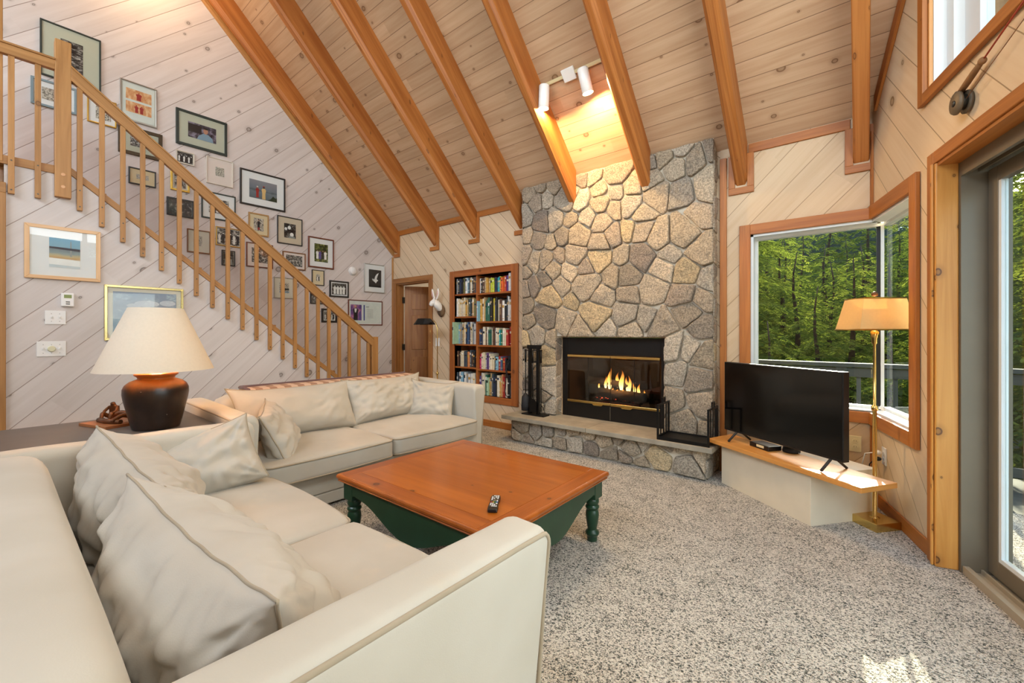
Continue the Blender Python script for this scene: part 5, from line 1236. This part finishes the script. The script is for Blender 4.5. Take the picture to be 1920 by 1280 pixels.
def content(kind, w, h):
    """extra flat printed shapes, in picture coordinates centred on the picture, metres"""
    S_ = h; out = []
    def P(lst): out.extend([(mk, [(a*S_, b*S_) for a, b in poly]) for mk, poly in lst])
    if kind == 'couple': P(person(-.30, -.44, .62, 'red', 'skin', 'white', .24)); P(person(.02, -.48, .72, 'yellow', 'dark', 'red', .26)); P([('dkgreen', [(.2, -.5), (.8, -.5), (.78, -.25), (.62, -.3), (.5, -.2), (.38, -.38)])])
    if kind == 'man': P([('dark', [(-.78, -.12), (-.05, -.12), (-.05, .40), (-.78, .40)]), ('denim', [(-.30, -.5), (.62, -.5), (.55, -.22), (.32, -.05), (.05, -.05), (-.2, -.25)]), ('skin', ell(.18, .14, .13, .20)), ('dark', ell(.18, .31, .14, .07))])
    if kind == 'gull': P([('white', [(-.18, -.12), (-.05, -.06), (0, .12), (.10, .26), (.24, .34), (.15, .14), (.10, -.03), (.2, -.1), (.12, -.16), (.05, -.27), (-.03, -.2), (-.12, -.14), (-.2, -.02)])])
    if kind == 'poster': P([('purple', [(-.77, -.36), (-.22, -.36), (-.22, .36), (-.77, .36)])]+person(-.52, -.36, .68, 'dark', 'skin', 'yellow', .34)+[('white', [(-.56, .0), (-.50, -.0), (-.46, .18), (-.58, .18)]), ('violet', [(-.36, -.34), (-.24, -.34), (-.24, .12), (-.34, .0)]), ('bluebar', [(-.12, -.36), (-.06, -.36), (-.06, .36), (-.12, .36)]), ('paperpale', [(-.02, -.34), (.56, -.34), (.56, .33), (-.02, .33)])]+[('greyline', [(.06, .16-i*.05), (.38, .16-i*.05), (.38, .172-i*.05), (.06, .172-i*.05)]) for i in range(9)]+[('dark', [(.0, .26), (.16, .27), (.16, .29), (.0, .28)])])
    if kind == 'group': [P(person(-.5+i*.2, -.42, .62+.08*(i % 2), ('white', 'dark')[i % 2], 'white', 'dark', .22)) for i in range(6)]
    if kind == 'wedding': [P(person(-.42+i*.28, -.45, .78, 'white', 'white', 'blot', .30)) for i in range(4)]
    if kind == 'faces': P([('white', ell(-.05, .22, .11, .13)), ('white', ell(-.28, .12, .09, .10)), ('white', ell(.12, -.25, .13, .14)), ('greyline', [(-.15, -.5), (.38, -.5), (.3, -.36), (.0, -.36)])])
    if kind == 'lady': P(person(0, -.42, .85, 'dark', 'skin', 'dark', .22)+[('red', [(-.08, -.42), (.08, -.42), (.06, -.22), (-.06, -.22)])])
    if kind == 'family': [P(person(-.22+i*.15, -.34, .5, ('white', 'violet', 'dark', 'white')[i], 'skin', 'dark', .28)) for i in range(4)]
    if kind == 'portrait': P([('greyline', [(-.3, -.5), (.3, -.5), (.24, -.1), (-.24, -.1)]), ('skin', ell(0, .14, .13, .18)), ('dark', ell(0, .28, .14, .07))])
    if kind == 'sepias': P([('sepia', [(-.28, .06), (.28, .06), (.28, .36), (-.28, .36)]), ('sepia', [(-.28, -.30), (.28, -.30), (.28, .0), (-.28, .0)])]+person(0, .08, .22, 'red', 'red', None, .5)+person(-.05, -.28, .22, 'red', 'red', None, .35)+person(.06, -.28, .22, 'red', 'red', None, .35))
    if kind == 'boats': P([('blot', [(-.3, -.3), (-.1, -.3), (-.1, .1), (-.3, .1)]), ('denim', [(-.55, -.35), (.55, -.35), (.55, -.15), (-.55, -.15)])])
    if kind == 'cow': P([('blot', ell(.12, -.12, .16, .12)), ('blot', ell(.34, -.1, .1, .1)), ('denim', [(-.6, -.45), (.6, -.45), (.6, -.3), (-.6, -.3)])])
    if kind == 'shore': P([('white', [(-.62, -.40), (.62, -.43), (.62, -.22), (-.62, -.18)]), ('greyline', [(.12, -.1), (.17, -.1), (.15, .42), (.13, .42)]), ('treeline', [(-.66, .14), (.66, .1), (.66, .18), (-.66, .2)])])
    if kind == 'storm': P([('cloud', ell(.02, .23, .24, .08)), ('cloud', ell(.42, .26, .16, .07)), ('cloud', ell(-.22, .18, .14, .05)), ('treeline', [(.35, .06), (.76, .02), (.76, .09), (.7, .12), (.6, .10), (.5, .12), (.42, .09)])])
    return out
def picture(label, xl, yt, yb, xr, frame, fw, mat, mb, pm, kind=None, plane=0.0, group='framed pictures on the stair wall', depth=.022, inner=None):
    """frame corners read off the photograph on the wall plane x=plane; fw frame width, mb mat border (m)"""
    a, b = atX(xl, yt, plane), atX(xl, yb, plane); c = atX(xr, (yt+yb)/2, plane)
    w, h = c.y-a.y, a.z-b.z; P = Vector((plane, (a.y+c.y)/2, (a.z+b.z)/2))
    t = thing('framed_picture', label, 'picture', P, pi/2, group)
    m = MB(); W2, H2 = w/2, h/2; o = [(-W2, -H2), (W2, -H2), (W2, H2), (-W2, H2)]; i_ = [(-W2+fw, -H2+fw), (W2-fw, -H2+fw), (W2-fw, H2-fw), (-W2+fw, H2-fw)]
    for k in range(4):
        j = (k+1) % 4; ln = hypot(o[j][0]-o[k][0], o[j][1]-o[k][1])
        q = [o[k], o[j], i_[j], i_[k]]; A = [m.bm.verts.new((x, -depth, z)) for x, z in q]; B = [m.bm.verts.new((x, -.001, z)) for x, z in q]
        uvs = [(0, k*.3), (ln, k*.3), (ln-fw, k*.3+fw), (fw, k*.3+fw)]
        m.face(A, 0, uvs); m.face(B[::-1], 0, uvs[::-1])
        for p in range(4): r = (p+1) % 4; m.face([A[r], A[p], B[p], B[r]], 0, [(0, 0), (ln, 0), (ln, .02), (0, .02)])
    m.build('frame', FRAME[frame], t, bevel=min(.002, fw*.2), seg=1)
    bx('mat_board', (-W2+fw*.8, -.012, -H2+fw*.8), (W2-fw*.8, -.002, H2-fw*.8), MATB[mat], t)
    bl, bt, br, bb = (mb if isinstance(mb, tuple) else (mb, mb, mb, mb))
    x0, x1, z0, z1 = -W2+fw+bl, W2-fw-br, -H2+fw+bb, H2-fw-bt; pw, ph = x1-x0, z1-z0; cx, cz = (x0+x1)/2, (z0+z1)/2
    items = content(kind, pw, ph) if kind else []; names = []
    m = MB()
    m.face([(x0, -.0135, z0), (x1, -.0135, z0), (x1, -.0135, z1), (x0, -.0135, z1)], 0, [(0, 0), (pw/ph, 0), (pw/ph, 1), (0, 1)])
    m.face([(x0, -.012, z0), (x1, -.012, z0), (x1, -.012, z1), (x0, -.012, z1)][::-1], 0)
    mats = [PM[pm]]
    for k, (mk, poly) in enumerate(items):
        if mk not in names: names.append(mk); mats.append(PM[mk])
        pl = [(max(-pw/2, min(pw/2, px_)), max(-ph/2, min(ph/2, pz_))) for px_, pz_ in poly]
        m.face([(cx+px_, -.0138-k*.00012, cz+pz_) for px_, pz_ in pl], 1+names.index(mk), [(q[0]/ph*2, q[1]/ph+.5) for q in pl])
    pr = m.build('picture', mats, t)
    bx('glazing', (-W2+fw*.8, -depth+.003, -H2+fw*.8), (W2-fw*.8, -depth+.005, H2-fw*.8), M['picglass'], t)
    return t
picture('large dark framed photo of rocky shore, highest on the wall behind the upper newel post', 74.4, 34.4, 139, 189, 'dkgreen', .014, 'sage', (.12, .105, .115, .10), 'rocks')
picture('blue grey framed print under the large rocky shore photo, crossed by the newel post', 57, 142, 193, 144, 'bluegrey', .02, 'white', .05, 'bwlight')
picture('small gold framed picture just right of the upper newel post, half behind the handrail', 163, 178, 227, 218, 'gold', .012, 'white', (.05, .04, .03, .04), 'sketch')
picture('silver framed pair of orange sepia photos above the handrail', 224, 146, 222, 294, 'silver', .012, 'grey', .012, 'paperpale', 'sepias')
picture('ornate carved dark frame partly hidden behind the handrail below the sepia pair', 221, 231, 284, 304, 'ornate', .035, 'sage', .06, 'bw')
picture('black framed photo of a person in a blue shirt seated in a dim room', 329, 201, 268, 425, 'dkgreen', .028, 'sage', .085, 'room', 'man')
picture('tiny pale framed black and white group photo under the blue shirt portrait', 329, 280, 304, 364, 'white', .01, 'cream', .006, 'bwdark', 'group')
picture('small black framed picture of boats behind the spindles, left of the gold frame', 240.5, 312, 343, 292, 'black', .012, 'buff', .05, 'bwlight', 'boats')
picture('gold framed picture behind the spindles under the tiny group photo', 319, 316, 355, 355, 'gold', .02, 'cream', .015, 'bw')
picture('cream framed small ink drawing with a very wide mat', 386, 292, 342, 436, 'white', .008, 'pink', (.085, .095, .085, .10), 'sketch')
picture('black framed dark photo of driftwood crossed by spindles', 312, 368, 402, 363, 'black', .018, 'cream', .002, 'bwdark')
picture('dark framed picture with white mat cut across by the handrail, under the ink drawing', 377, 356, 407, 441, 'dkgreen', .014, 'white', .06, 'bw', 'group')
picture('narrow brown framed print with cream mat behind the spindles, lowest at far left', 350, 428, 472, 394, 'brown', .012, 'cream', (.07, .06, .07, .07), 'bwlight')
picture('black framed colour photo of two people in red and yellow by grey water', 449, 314, 381, 534, 'black', .02, 'white', .085, 'sea', 'couple')
picture('thin gilt framed black and white group photo behind two spindles', 404, 424, 459, 451, 'gold', .01, 'cream', .006, 'bw', 'group')
picture('tan framed photo of a standing figure in dark clothes above the handrail', 465, 397, 439, 503, 'tan', .016, 'buff', .045, 'bwlight', 'lady')
picture('black framed photo of three close faces on a tan mat', 519, 403, 455, 566, 'black', .012, 'tan', .075, 'bwdark', 'faces')
picture('reddish brown framed picture half behind the handrail, left of the snowy scene', 461, 453, 499, 511, 'redwood', .012, 'pink', .05, 'bw')
picture('very small dark framed portrait behind a spindle', 415, 468, 497, 440, 'black', .012, 'cream', .004, 'bwdark', 'portrait')
picture('brown framed wide snowy scene just above the handrail', 529, 470, 503, 572, 'brown', .014, 'pink', .03, 'bw')
picture('mahogany framed photo of a family in a garden on a white mat', 577, 442, 500, 625, 'redwood', .018, 'white', .07, 'garden', 'family')
picture('little black framed print under the mahogany framed family photo', 584, 505, 534, 607, 'black', .010, 'buff', .05, 'bwlight', 'group')
picture('thin silver framed photo of dark cattle behind three spindles', 513, 519, 558, 551, 'silver', .008, 'cream', .06, 'bwlight', 'cow')
picture('black framed wedding photo of figures in long white dresses', 617, 525, 556, 653, 'black', .022, 'white', .015, 'bwdark', 'wedding')
picture('silver framed photo of a white gull on black near the corner', 682, 493, 547, 720, 'silver', .010, 'white', (.07, .075, .05, .075), 'blot', 'gull')
picture('brown framed figure on purple and printed page beside the lower newel post', 652, 561, 609, 716, 'redwood', .014, 'white', .012, 'paperpale', 'poster')
picture('small black framed photo mostly hidden behind the handrail', 581, 546, 569, 609, 'black', .014, 'cream', .003, 'bw')
picture('black framed group photo behind the last spindles', 602, 578, 604, 631, 'black', .028, 'white', .012, 'bw', 'group')
picture('maple framed shore painting hanging under the landing, above the thermostat', 45, 417, 520, 188, 'maple', .028, 'white', (.105, .065, .095, .07), 'beach', 'shore', .905, 'paintings on the stair side wall')
picture('gold framed stormy seascape half hidden by the lamp shade', 195, 533, 638, 343, 'gilt', .020, 'cream', .035, 'storm', 'storm', .905, 'paintings on the stair side wall')
# controls under the stairs
p0, p1 = atX(114, 549, .905), atX(139, 575, .905)
th = thing('thermostat', 'small white thermostat with a green display below the shore painting', 'thermostat', ((.905), (p0.y+p1.y)/2, (p0.z+p1.z)/2), pi/2)
w, h = p1.y-p0.y, p0.z-p1.z
bx('case', (-w/2, -.028, -h/2), (w/2, 0, h/2), M['white_plastic'], th, .006)
bx('display', (-.022, -.0295, h*.12), (.022, -.027, h*.12+.028), M['lcd'], th, .001)
for z in (-.018, -.034): bx('button', (-.012, -.030, z-.004), (.012, -.027, z+.004), M['dark_slot'], th, .001)
def under_plate(label, xl, xr, yt, yb, kinds):
    a, b = atX(xl, yt, .905), atX(xr, yb, .905); P = ((.905), (a.y+b.y)/2, (a.z+b.z)/2)
    plate('light_switch', label, 'switch', P, (1, 0, 0), b.y-a.y, a.z-b.z, 'white_plastic', kinds)
under_plate('white double switch plate below the thermostat', 84, 123.5, 582, 608, [(-.023, 'toggle'), (.023, 'toggle')])
under_plate('white triple plate with a round almond dimmer knob, lowest of the wall controls', 68.4, 123.7, 640, 667, [(-.046, 'toggle'), (0, 'dial'), (.046, 'toggle')])
sd = atX(661, 508, 0); sm_ = thing('smoke_detector', 'round white smoke detector beside the gull picture', 'smoke detector', (0, sd.y, sd.z), pi/2)
m = MB(); m.lathe([(.001, 0), (.066, 0), (.066, .012), (.001, .012)], 36, M=Matrix.Rotation(pi/2, 4, 'X')); m.build('mounting_ring', M['white_plastic'], sm_)
m = MB(); m.lathe([(.055, .012), (.054, .03), (.045, .042), (.001, .045)], 36, M=Matrix.Rotation(pi/2, 4, 'X')); m.build('cover', M['white_plastic'], sm_)

# ------------------------------------------------------------------ television on a plank and box stand
bf = Vector((5.717, -.84, 0)); bd = Vector((-.645, .497, 0)).normalized(); bp = Vector((bd.y, -bd.x, 0))   # along the front; towards the corner
ang = atan2(bd.y, bd.x)
ST = thing('tv_stand', 'low cream painted box stand carrying a pine plank under the television', 'tv stand', bf, ang)
bx('box', (0, -.55, 0), (.815, 0, .333), M['white_paint'], ST, .002)
m = MB(); m.prism([(-.315, -.04), (-.295, -.30), (.86, -.40), (.92, -.36), (.90, -.02), (.86, .025), (-.28, .05)][::-1], .334, .366, 0); 
fr, br, tip, lb = atZ(1615, 915, .366), atZ(1683, 905, .366), atZ(1328.5, 821, .366), atZ(1365, 814, .366)
m.bm.free(); m = MB(); inv = Matrix.Translation(bf) @ Matrix.Rotation(ang, 4, 'Z'); inv = inv.inverted()
q = [inv @ p for p in (fr, br, lb+Vector((.02, .04, 0)), tip)]; m.prism([(p.x, p.y) for p in q], .334, .366); m.build('plank', M['plank'], ST, bevel=.003)
TV = thing('television', 'black flat screen television standing on the pine plank', 'television', (5.505, -.535, .366), atan2(.541, -.799))
Wt, Ht, zb = .966, .562, .073
bx('cabinet', (-Wt/2, -.012, zb), (Wt/2, .04, zb+Ht), M['tv_black'], TV, .004)
bx('back_housing', (-Wt*.32, -.055, zb+.05), (Wt*.32, -.012, zb+Ht*.6), M['tv_black'], TV, .01)
bx('screen', (-Wt/2+.008, .0402, zb+.016), (Wt/2-.008, .0412, zb+Ht-.008), M['screen'], TV)
for x in (-.40, .36):
    m = MB(); m.tube([(x, .115, .006), (x, .025, .080), (x, -.0, .082), (x, -.105, .006)], .0085, 8); m.build('foot', M['rubber'], TV)
def on_plank(px, py): return atZ(px, py, .366)
p = on_plank(1432, 843); s1 = thing('cable_box', 'small black cable box with a pale label under the television', 'cable box', (p.x, p.y+.06, .367), ang)
bx('case', (-.09, -.06, 0), (.09, .06, .035), M['tv_black'], s1, .004); bx('label_strip', (-.05, .060, .012), (.02, .0608, .03), M['ivory_plastic'], s1)
p = on_plank(1482, 850); s2 = thing('streaming_box', 'rounded black speaker puck on the plank under the television centre', 'speaker', (p.x, p.y+.05, .367), ang)
m = MB(); m.lathe([(.001, 0), (.055, 0), (.058, .01), (.05, .042), (.001, .045)], 28); m.build('case', M['rubber'], s2)
m = MB(); m.tube([(p.x+.05, p.y+.02, .372), (p.x+.02, p.y+.12, .372), (p.x-.04, p.y+.16, .372), (p.x-.12, p.y+.15, .38)], .003, 6); tag(m.build('cable', M['cord_white']), 'thin white cable lying on the plank behind the speaker puck', 'cable')
# plugs, cords and a power strip behind the lamp
P = rwm(.24, -.012, .385)
m = MB(); q = P-RWN*.028+Vector((0, 0, .022)); m.ball((q.x, q.y, q.z), (.02, .02, .016)); m.tube([q-RWN*.012, q-RWN*.05+Vector((-.02, .02, -.02)), q-RWN*.07+Vector((-.02, .05, -.12)), rwm(.12, -.08, .17), rwm(.16, -.10, .05)], .004, 6); m.build('power_cord', M['cord_white'], BL, -BLL)
m = MB(); q = P-RWN*.028+Vector((0, 0, -.022)); m.ball((q.x, q.y, q.z), (.022, .022, .014)); m.tube([q-RWN*.012, q-RWN*.045+Vector((0, .03, -.05)), rwm(.14, -.06, .20), rwm(.19, -.10, .06)], .004, 6); pc = m.build('power_cord', M['rubber'], TV); pc.matrix_parent_inverse = (Matrix.Translation(TV.location) @ Matrix.Rotation(TV.rotation_euler.z, 4, 'Z')).inverted()
ps = thing('power_strip', 'white power strip on the floor behind the brass lamp', 'power strip', rwm(.22, -.13, 0), atan2(RWU.y, RWU.x))
bx('case', (-.13, -.025, 0), (.13, .025, .035), M['white_plastic'], ps, .005)
for k in range(4): bx('socket', (-.09+k*.05, -.012, .035), (-.06+k*.05, .012, .037), M['dark_slot'], ps)

# ------------------------------------------------------------------ rope and pulley block on the gable wall
PB = rwm(1.272, -.03, 2.345)
pb = thing('pulley_block', 'weathered block and tackle hanging on the gable wall above the sliding door', 'pulley', PB, atan2(RWU.y, RWU.x))
def rl(s, d, z): return (s, d, z)
m = MB(); Mx = Matrix.Rotation(radians(90), 4, 'X') @ Matrix.Scale(.80, 4, (1, 0, 0)) @ Matrix.Scale(.86, 4, (0, 1, 0))
m.lathe([(.001, -.028), (.056, -.028), (.062, -.02), (.062, -.012), (.001, -.012)], 28, M=Mx); m.lathe([(.001, .012), (.062, .012), (.062, .02), (.056, .028), (.001, .028)], 28, M=Mx); m.build('cheek', M['pulley'], pb)
m = MB(); m.lathe([(.001, -.010), (.036, -.010), (.029, 0), (.036, .010), (.001, .010)], 24, M=Matrix.Rotation(radians(90), 4, 'X')); m.build('sheave', M['hinge'], pb)
m = MB(); m.lathe([(.014, .028), (.014, .033), (.001, .034)], 14, M=Matrix.Rotation(radians(90), 4, 'X')); m.build('axle_cap', M['hinge'], pb)
m = MB(); m.tube([(-.05+.018*cos(k*pi/6), 0, .055+.018*sin(k*pi/6)) for k in range(12)], .005, 6, closed=True); m.build('ring', M['hinge'], pb)
m = MB(); m.tube([(-.03, 0, .050), (.045, .0, .070), (.105, .0, .088), (.165, .0, .104)], [.012, .014, .0135, .010], 10); m.ball((.165, 0, .104), (.017, .015, .016)); m.build('wooden_toggle', M['rope'], pb)
m = MB(); m.tube([(.165, 0, .104), (.36, .0, .16), (.95, .0, .33)], .004, 6); m.build('red_rope', M['cord_red'], pb)
m = MB(); m.tube([(.04, 0, .0), (.5, .0, .13), (.95, .0, .26)], .0018, 5); m.build('thin_line', M['rope'], pb)

# ------------------------------------------------------------------ outside: deck, railing, trees
m = MB(); m.box((2.6, .13, -.14), (6.3, 1.75, -.09), 0, None, 0)
q = [rwm(-.3, .14, 0), rwm(5.6, .14, 0), rwm(5.6, 3.4, 0), rwm(-.3, 3.4, 0)]
m.prism([(p.x, p.y) for p in q], -.14, -.09); m.prism([(6.0, .14), (9.4, .98), (9.4, 1.75), (6.0, 1.75)], -.1405, -.0905); struct(m.build('deck', M['deckwood']))
def deck_rail(label, a, b, nposts):
    a, b = Vector(a), Vector(b); L = (b-a).length; an = atan2(b.y-a.y, b.x-a.x)
    t = thing('deck_railing', label, 'railing', (a.x, a.y, -.09), an, 'deck railings')
    bx('top_rail', (0, -.07, .98), (L, .07, 1.02), M['deckrail'], t, .004); bx('upper_rail', (0, -.02, .88), (L, .02, .97), M['deckrail'], t); bx('lower_rail', (0, -.02, .08), (L, .02, .16), M['deckrail'], t)
    for i in range(nposts+1): x = L*i/nposts; bx('post', (x-.045, -.045, 0), (x+.045, .045, .98), M['deckrail'], t)
    n = int(L/.14)
    for i in range(1, n): x = L*i/n; bx('baluster', (x-.018, .02, .05), (x+.018, .05, .95), M['deckrail'], t)
deck_rail('weathered grey deck railing seen through the corner window behind the television', (2.7, 1.45, 0), (8.9, 1.45, 0), 4)
q1, q2 = rwm(-.4, 3.15, 0), rwm(5.0, 3.15, 0)
deck_rail('weathered grey deck railing seen through the sliding glass door', q1, q2, 4)
m = MB(); m.box((-40, -40, -2.3), (60, 60, -2.2)); struct(m.build('ground', M['soil']))
m = MB(); V = [[m.bm.verts.new((x, y, -2.25+(12.5 if y > 36 else 0)*min(1, (y-34)/5)+noise.noise((x*.2, y*.2, 0))*1.2)) for y in (34, 36, 37.5, 39, 41)] for x in range(-40, 50, 3)]
for a_, b_ in zip(V, V[1:]):
    for k in range(4): m.face([a_[k], b_[k], b_[k+1], a_[k+1]], 0, None, True)
struct(m.build('hill', M['hillside']))
def make_tree(seed, H, label):
    rnd = random.Random(seed); t = thing('hemlock_tree', label, 'tree', (0, 0, -2.2), 0, 'hemlocks of the forest beyond the deck')
    m = MB(); n = 10; pts = [(noise.noise((k*.3, seed, 0))*.15*k/n*2, noise.noise((k*.3, seed, 5))*.15*k/n*2, H*k/n) for k in range(n+1)]
    m.tube(pts, [.17*(1-k/n*.93) for k in range(n+1)], 10); m.build('trunk', M['bark'], t)
    m = MB(); fm = m.bm
    def leafquad(p, d, s, ln, wd):
        a = p-s*wd; b = p+s*wd; tip = p+d*ln
        fm.faces.new([fm.verts.new(a), fm.verts.new(p+d*ln*.55-s*wd*1.1), fm.verts.new(tip), fm.verts.new(p+d*ln*.55+s*wd*1.1), fm.verts.new(b)])
    nb = int(H*9)
    for i in range(nb):
        f = (i+.5)/nb; z = .4+(H-.6)*f; ph = i*2.399+rnd.uniform(-.4, .4); L = (2.0*(1-f)**.75+.25)*rnd.uniform(.75, 1.15)
        c = Vector(pts[min(n, int(z/H*n))]); c = Vector((c.x, c.y, z)); d0 = Vector((cos(ph), sin(ph), rnd.uniform(.0, .22)))
        prevp = c; N = max(5, int(L/.12))
        for k in range(1, N+1):
            g = k/N; p = c+d0*L*g+Vector((0, 0, -.34*L*g*g+rnd.uniform(-.02, .02)))
            d = (p-prevp).normalized(); sd = d.cross(Vector((0, 0, 1))).normalized(); prevp = p
            tl = (L*.34*(1-g*.75)+.12)*(.4+.6*min(1, g*3))
            for s in (-1, 1):
                td = (d*.75+sd*s*.8+Vector((0, 0, rnd.uniform(-.35, .05)))).normalized(); K = max(2, int(tl/.055)); tp = p
                for q_ in range(K):
                    tp = tp+td*tl/K; td = (td+Vector((0, 0, -.05))).normalized(); ss = td.cross(Vector((0, 0, 1))).normalized()
                    for s2 in (-1, 1):
                        ld = (td*.7+ss*s2*.75+Vector((0, 0, rnd.uniform(-.25, .15)))).normalized(); up = Vector((rnd.uniform(-.5, .5), rnd.uniform(-.5, .5), 1)); sdd = ld.cross(up).normalized()
                        leafquad(tp, ld, sdd, rnd.uniform(.07, .12), rnd.uniform(.012, .019))
                leafquad(tp, td, td.cross(Vector((0, 0, 1))).normalized(), .10, .016)
    m.build('foliage', M['needles'], t)
    return t
protos = [make_tree(1, 9.0, ''), make_tree(2, 11.0, ''), make_tree(5, 7.0, '')]
TREES = [(2.9, 4.4, 2, 0.95), (7.9, 4.2, 1, 1.0), (1.2, 5.6, 1, 1.0), (3.0, 7.6, 1, 1.1), (9.4, 3.0, 0, 1.0), (8.6, 7.4, 0, 1.1), (1.6, 9.6, 0, 1.1), (10.8, 5.4, 1, 1.1), (2.6, 11.6, 1, 1.2), (9.4, 10.4, 1, 1.2), (0.2, 12.6, 1, 1.3), (11.8, 1.4, 1, 1.1), (12.6, -1.4, 0, 1.2), (13.4, 3.6, 1, 1.2), (11.6, -3.6, 2, 1.3), (11.8, 8.6, 1, 1.3), (14.2, 7.0, 1, 1.3), (-1.0, 8.6, 1, 1.1), (13.0, 12.0, 1, 1.5), (15.2, 0.8, 1, 1.3), (16.4, 5.0, 1, 1.5), (16.6, -2.4, 1, 1.5), (14.0, -5.0, 1, 1.3), (12.4, 5.6, 2, 1.4), (4.7, 4.3, 2, 0.52), (6.3, 5.0, 2, 0.5), (5.3, 6.0, 2, 0.62), (4.1, 6.6, 2, 0.7), (6.9, 7.2, 2, 0.66), (5.8, 8.4, 2, 0.74), (4.6, 9.6, 2, 0.8), (-2.0, 19.0, 1, 1.2), (0.2, 21.0, 0, 1.15), (2.4, 19.4, 1, 1.0), (4.4, 22.0, 0, .8), (6.0, 20.6, 2, .9), (7.8, 22.4, 0, 1.05), (9.8, 20.0, 1, 1.1), (12.2, 21.5, 1, 1.1), (3.2, 25.5, 1, .9), (5.2, 26.5, 1, .8), (1.0, 26.0, 1, 1.1), (9.0, 26.8, 1, 1.1), (4.2, 30.5, 1, 1.2), (6.2, 31.0, 1, 1.2), (2.0, 31.0, 1, 1.2), (8.4, 31.0, 1, 1.2), (-1.2, 15.0, 1, 1.1), (3.6, 15.2, 0, .8), (4.8, 17.4, 2, 1.0), (5.9, 16.2, 2, .95), (7.0, 17.6, 0, .85), (2.2, 15.6, 1, .9), (8.4, 15.4, 1, 1.0), (5.2, 12.0, 2, .8), (6.6, 13.2, 2, .85), (3.8, 13.4, 2, .95)]
used = set()
for i, (x, y, k, s) in enumerate(TREES):
    r_ = protos[k] if k not in used else copy_tree(protos[k]); used.add(k)
    r_.location = (x, y, -2.2); r_.scale = (s, s, s); r_.rotation_euler = (0, 0, i*1.7)
    near = y < 6.2 and x < 9; low = s < .85 and k == 2
    r_['label'] = 'low young hemlock in front of the taller trees beyond the deck railing' if low else 'hemlock with drooping green boughs close beyond the deck railing' if near else ('hemlock standing deeper in the forest beyond the deck' if x < 11 else 'hemlock seen beyond the deck through the sliding door')
    r_['group'] = 'young hemlocks beyond the deck railing' if low else 'hemlocks close to the deck' if near else ('hemlocks deeper in the forest' if x < 11 else 'hemlocks beyond the sliding door')
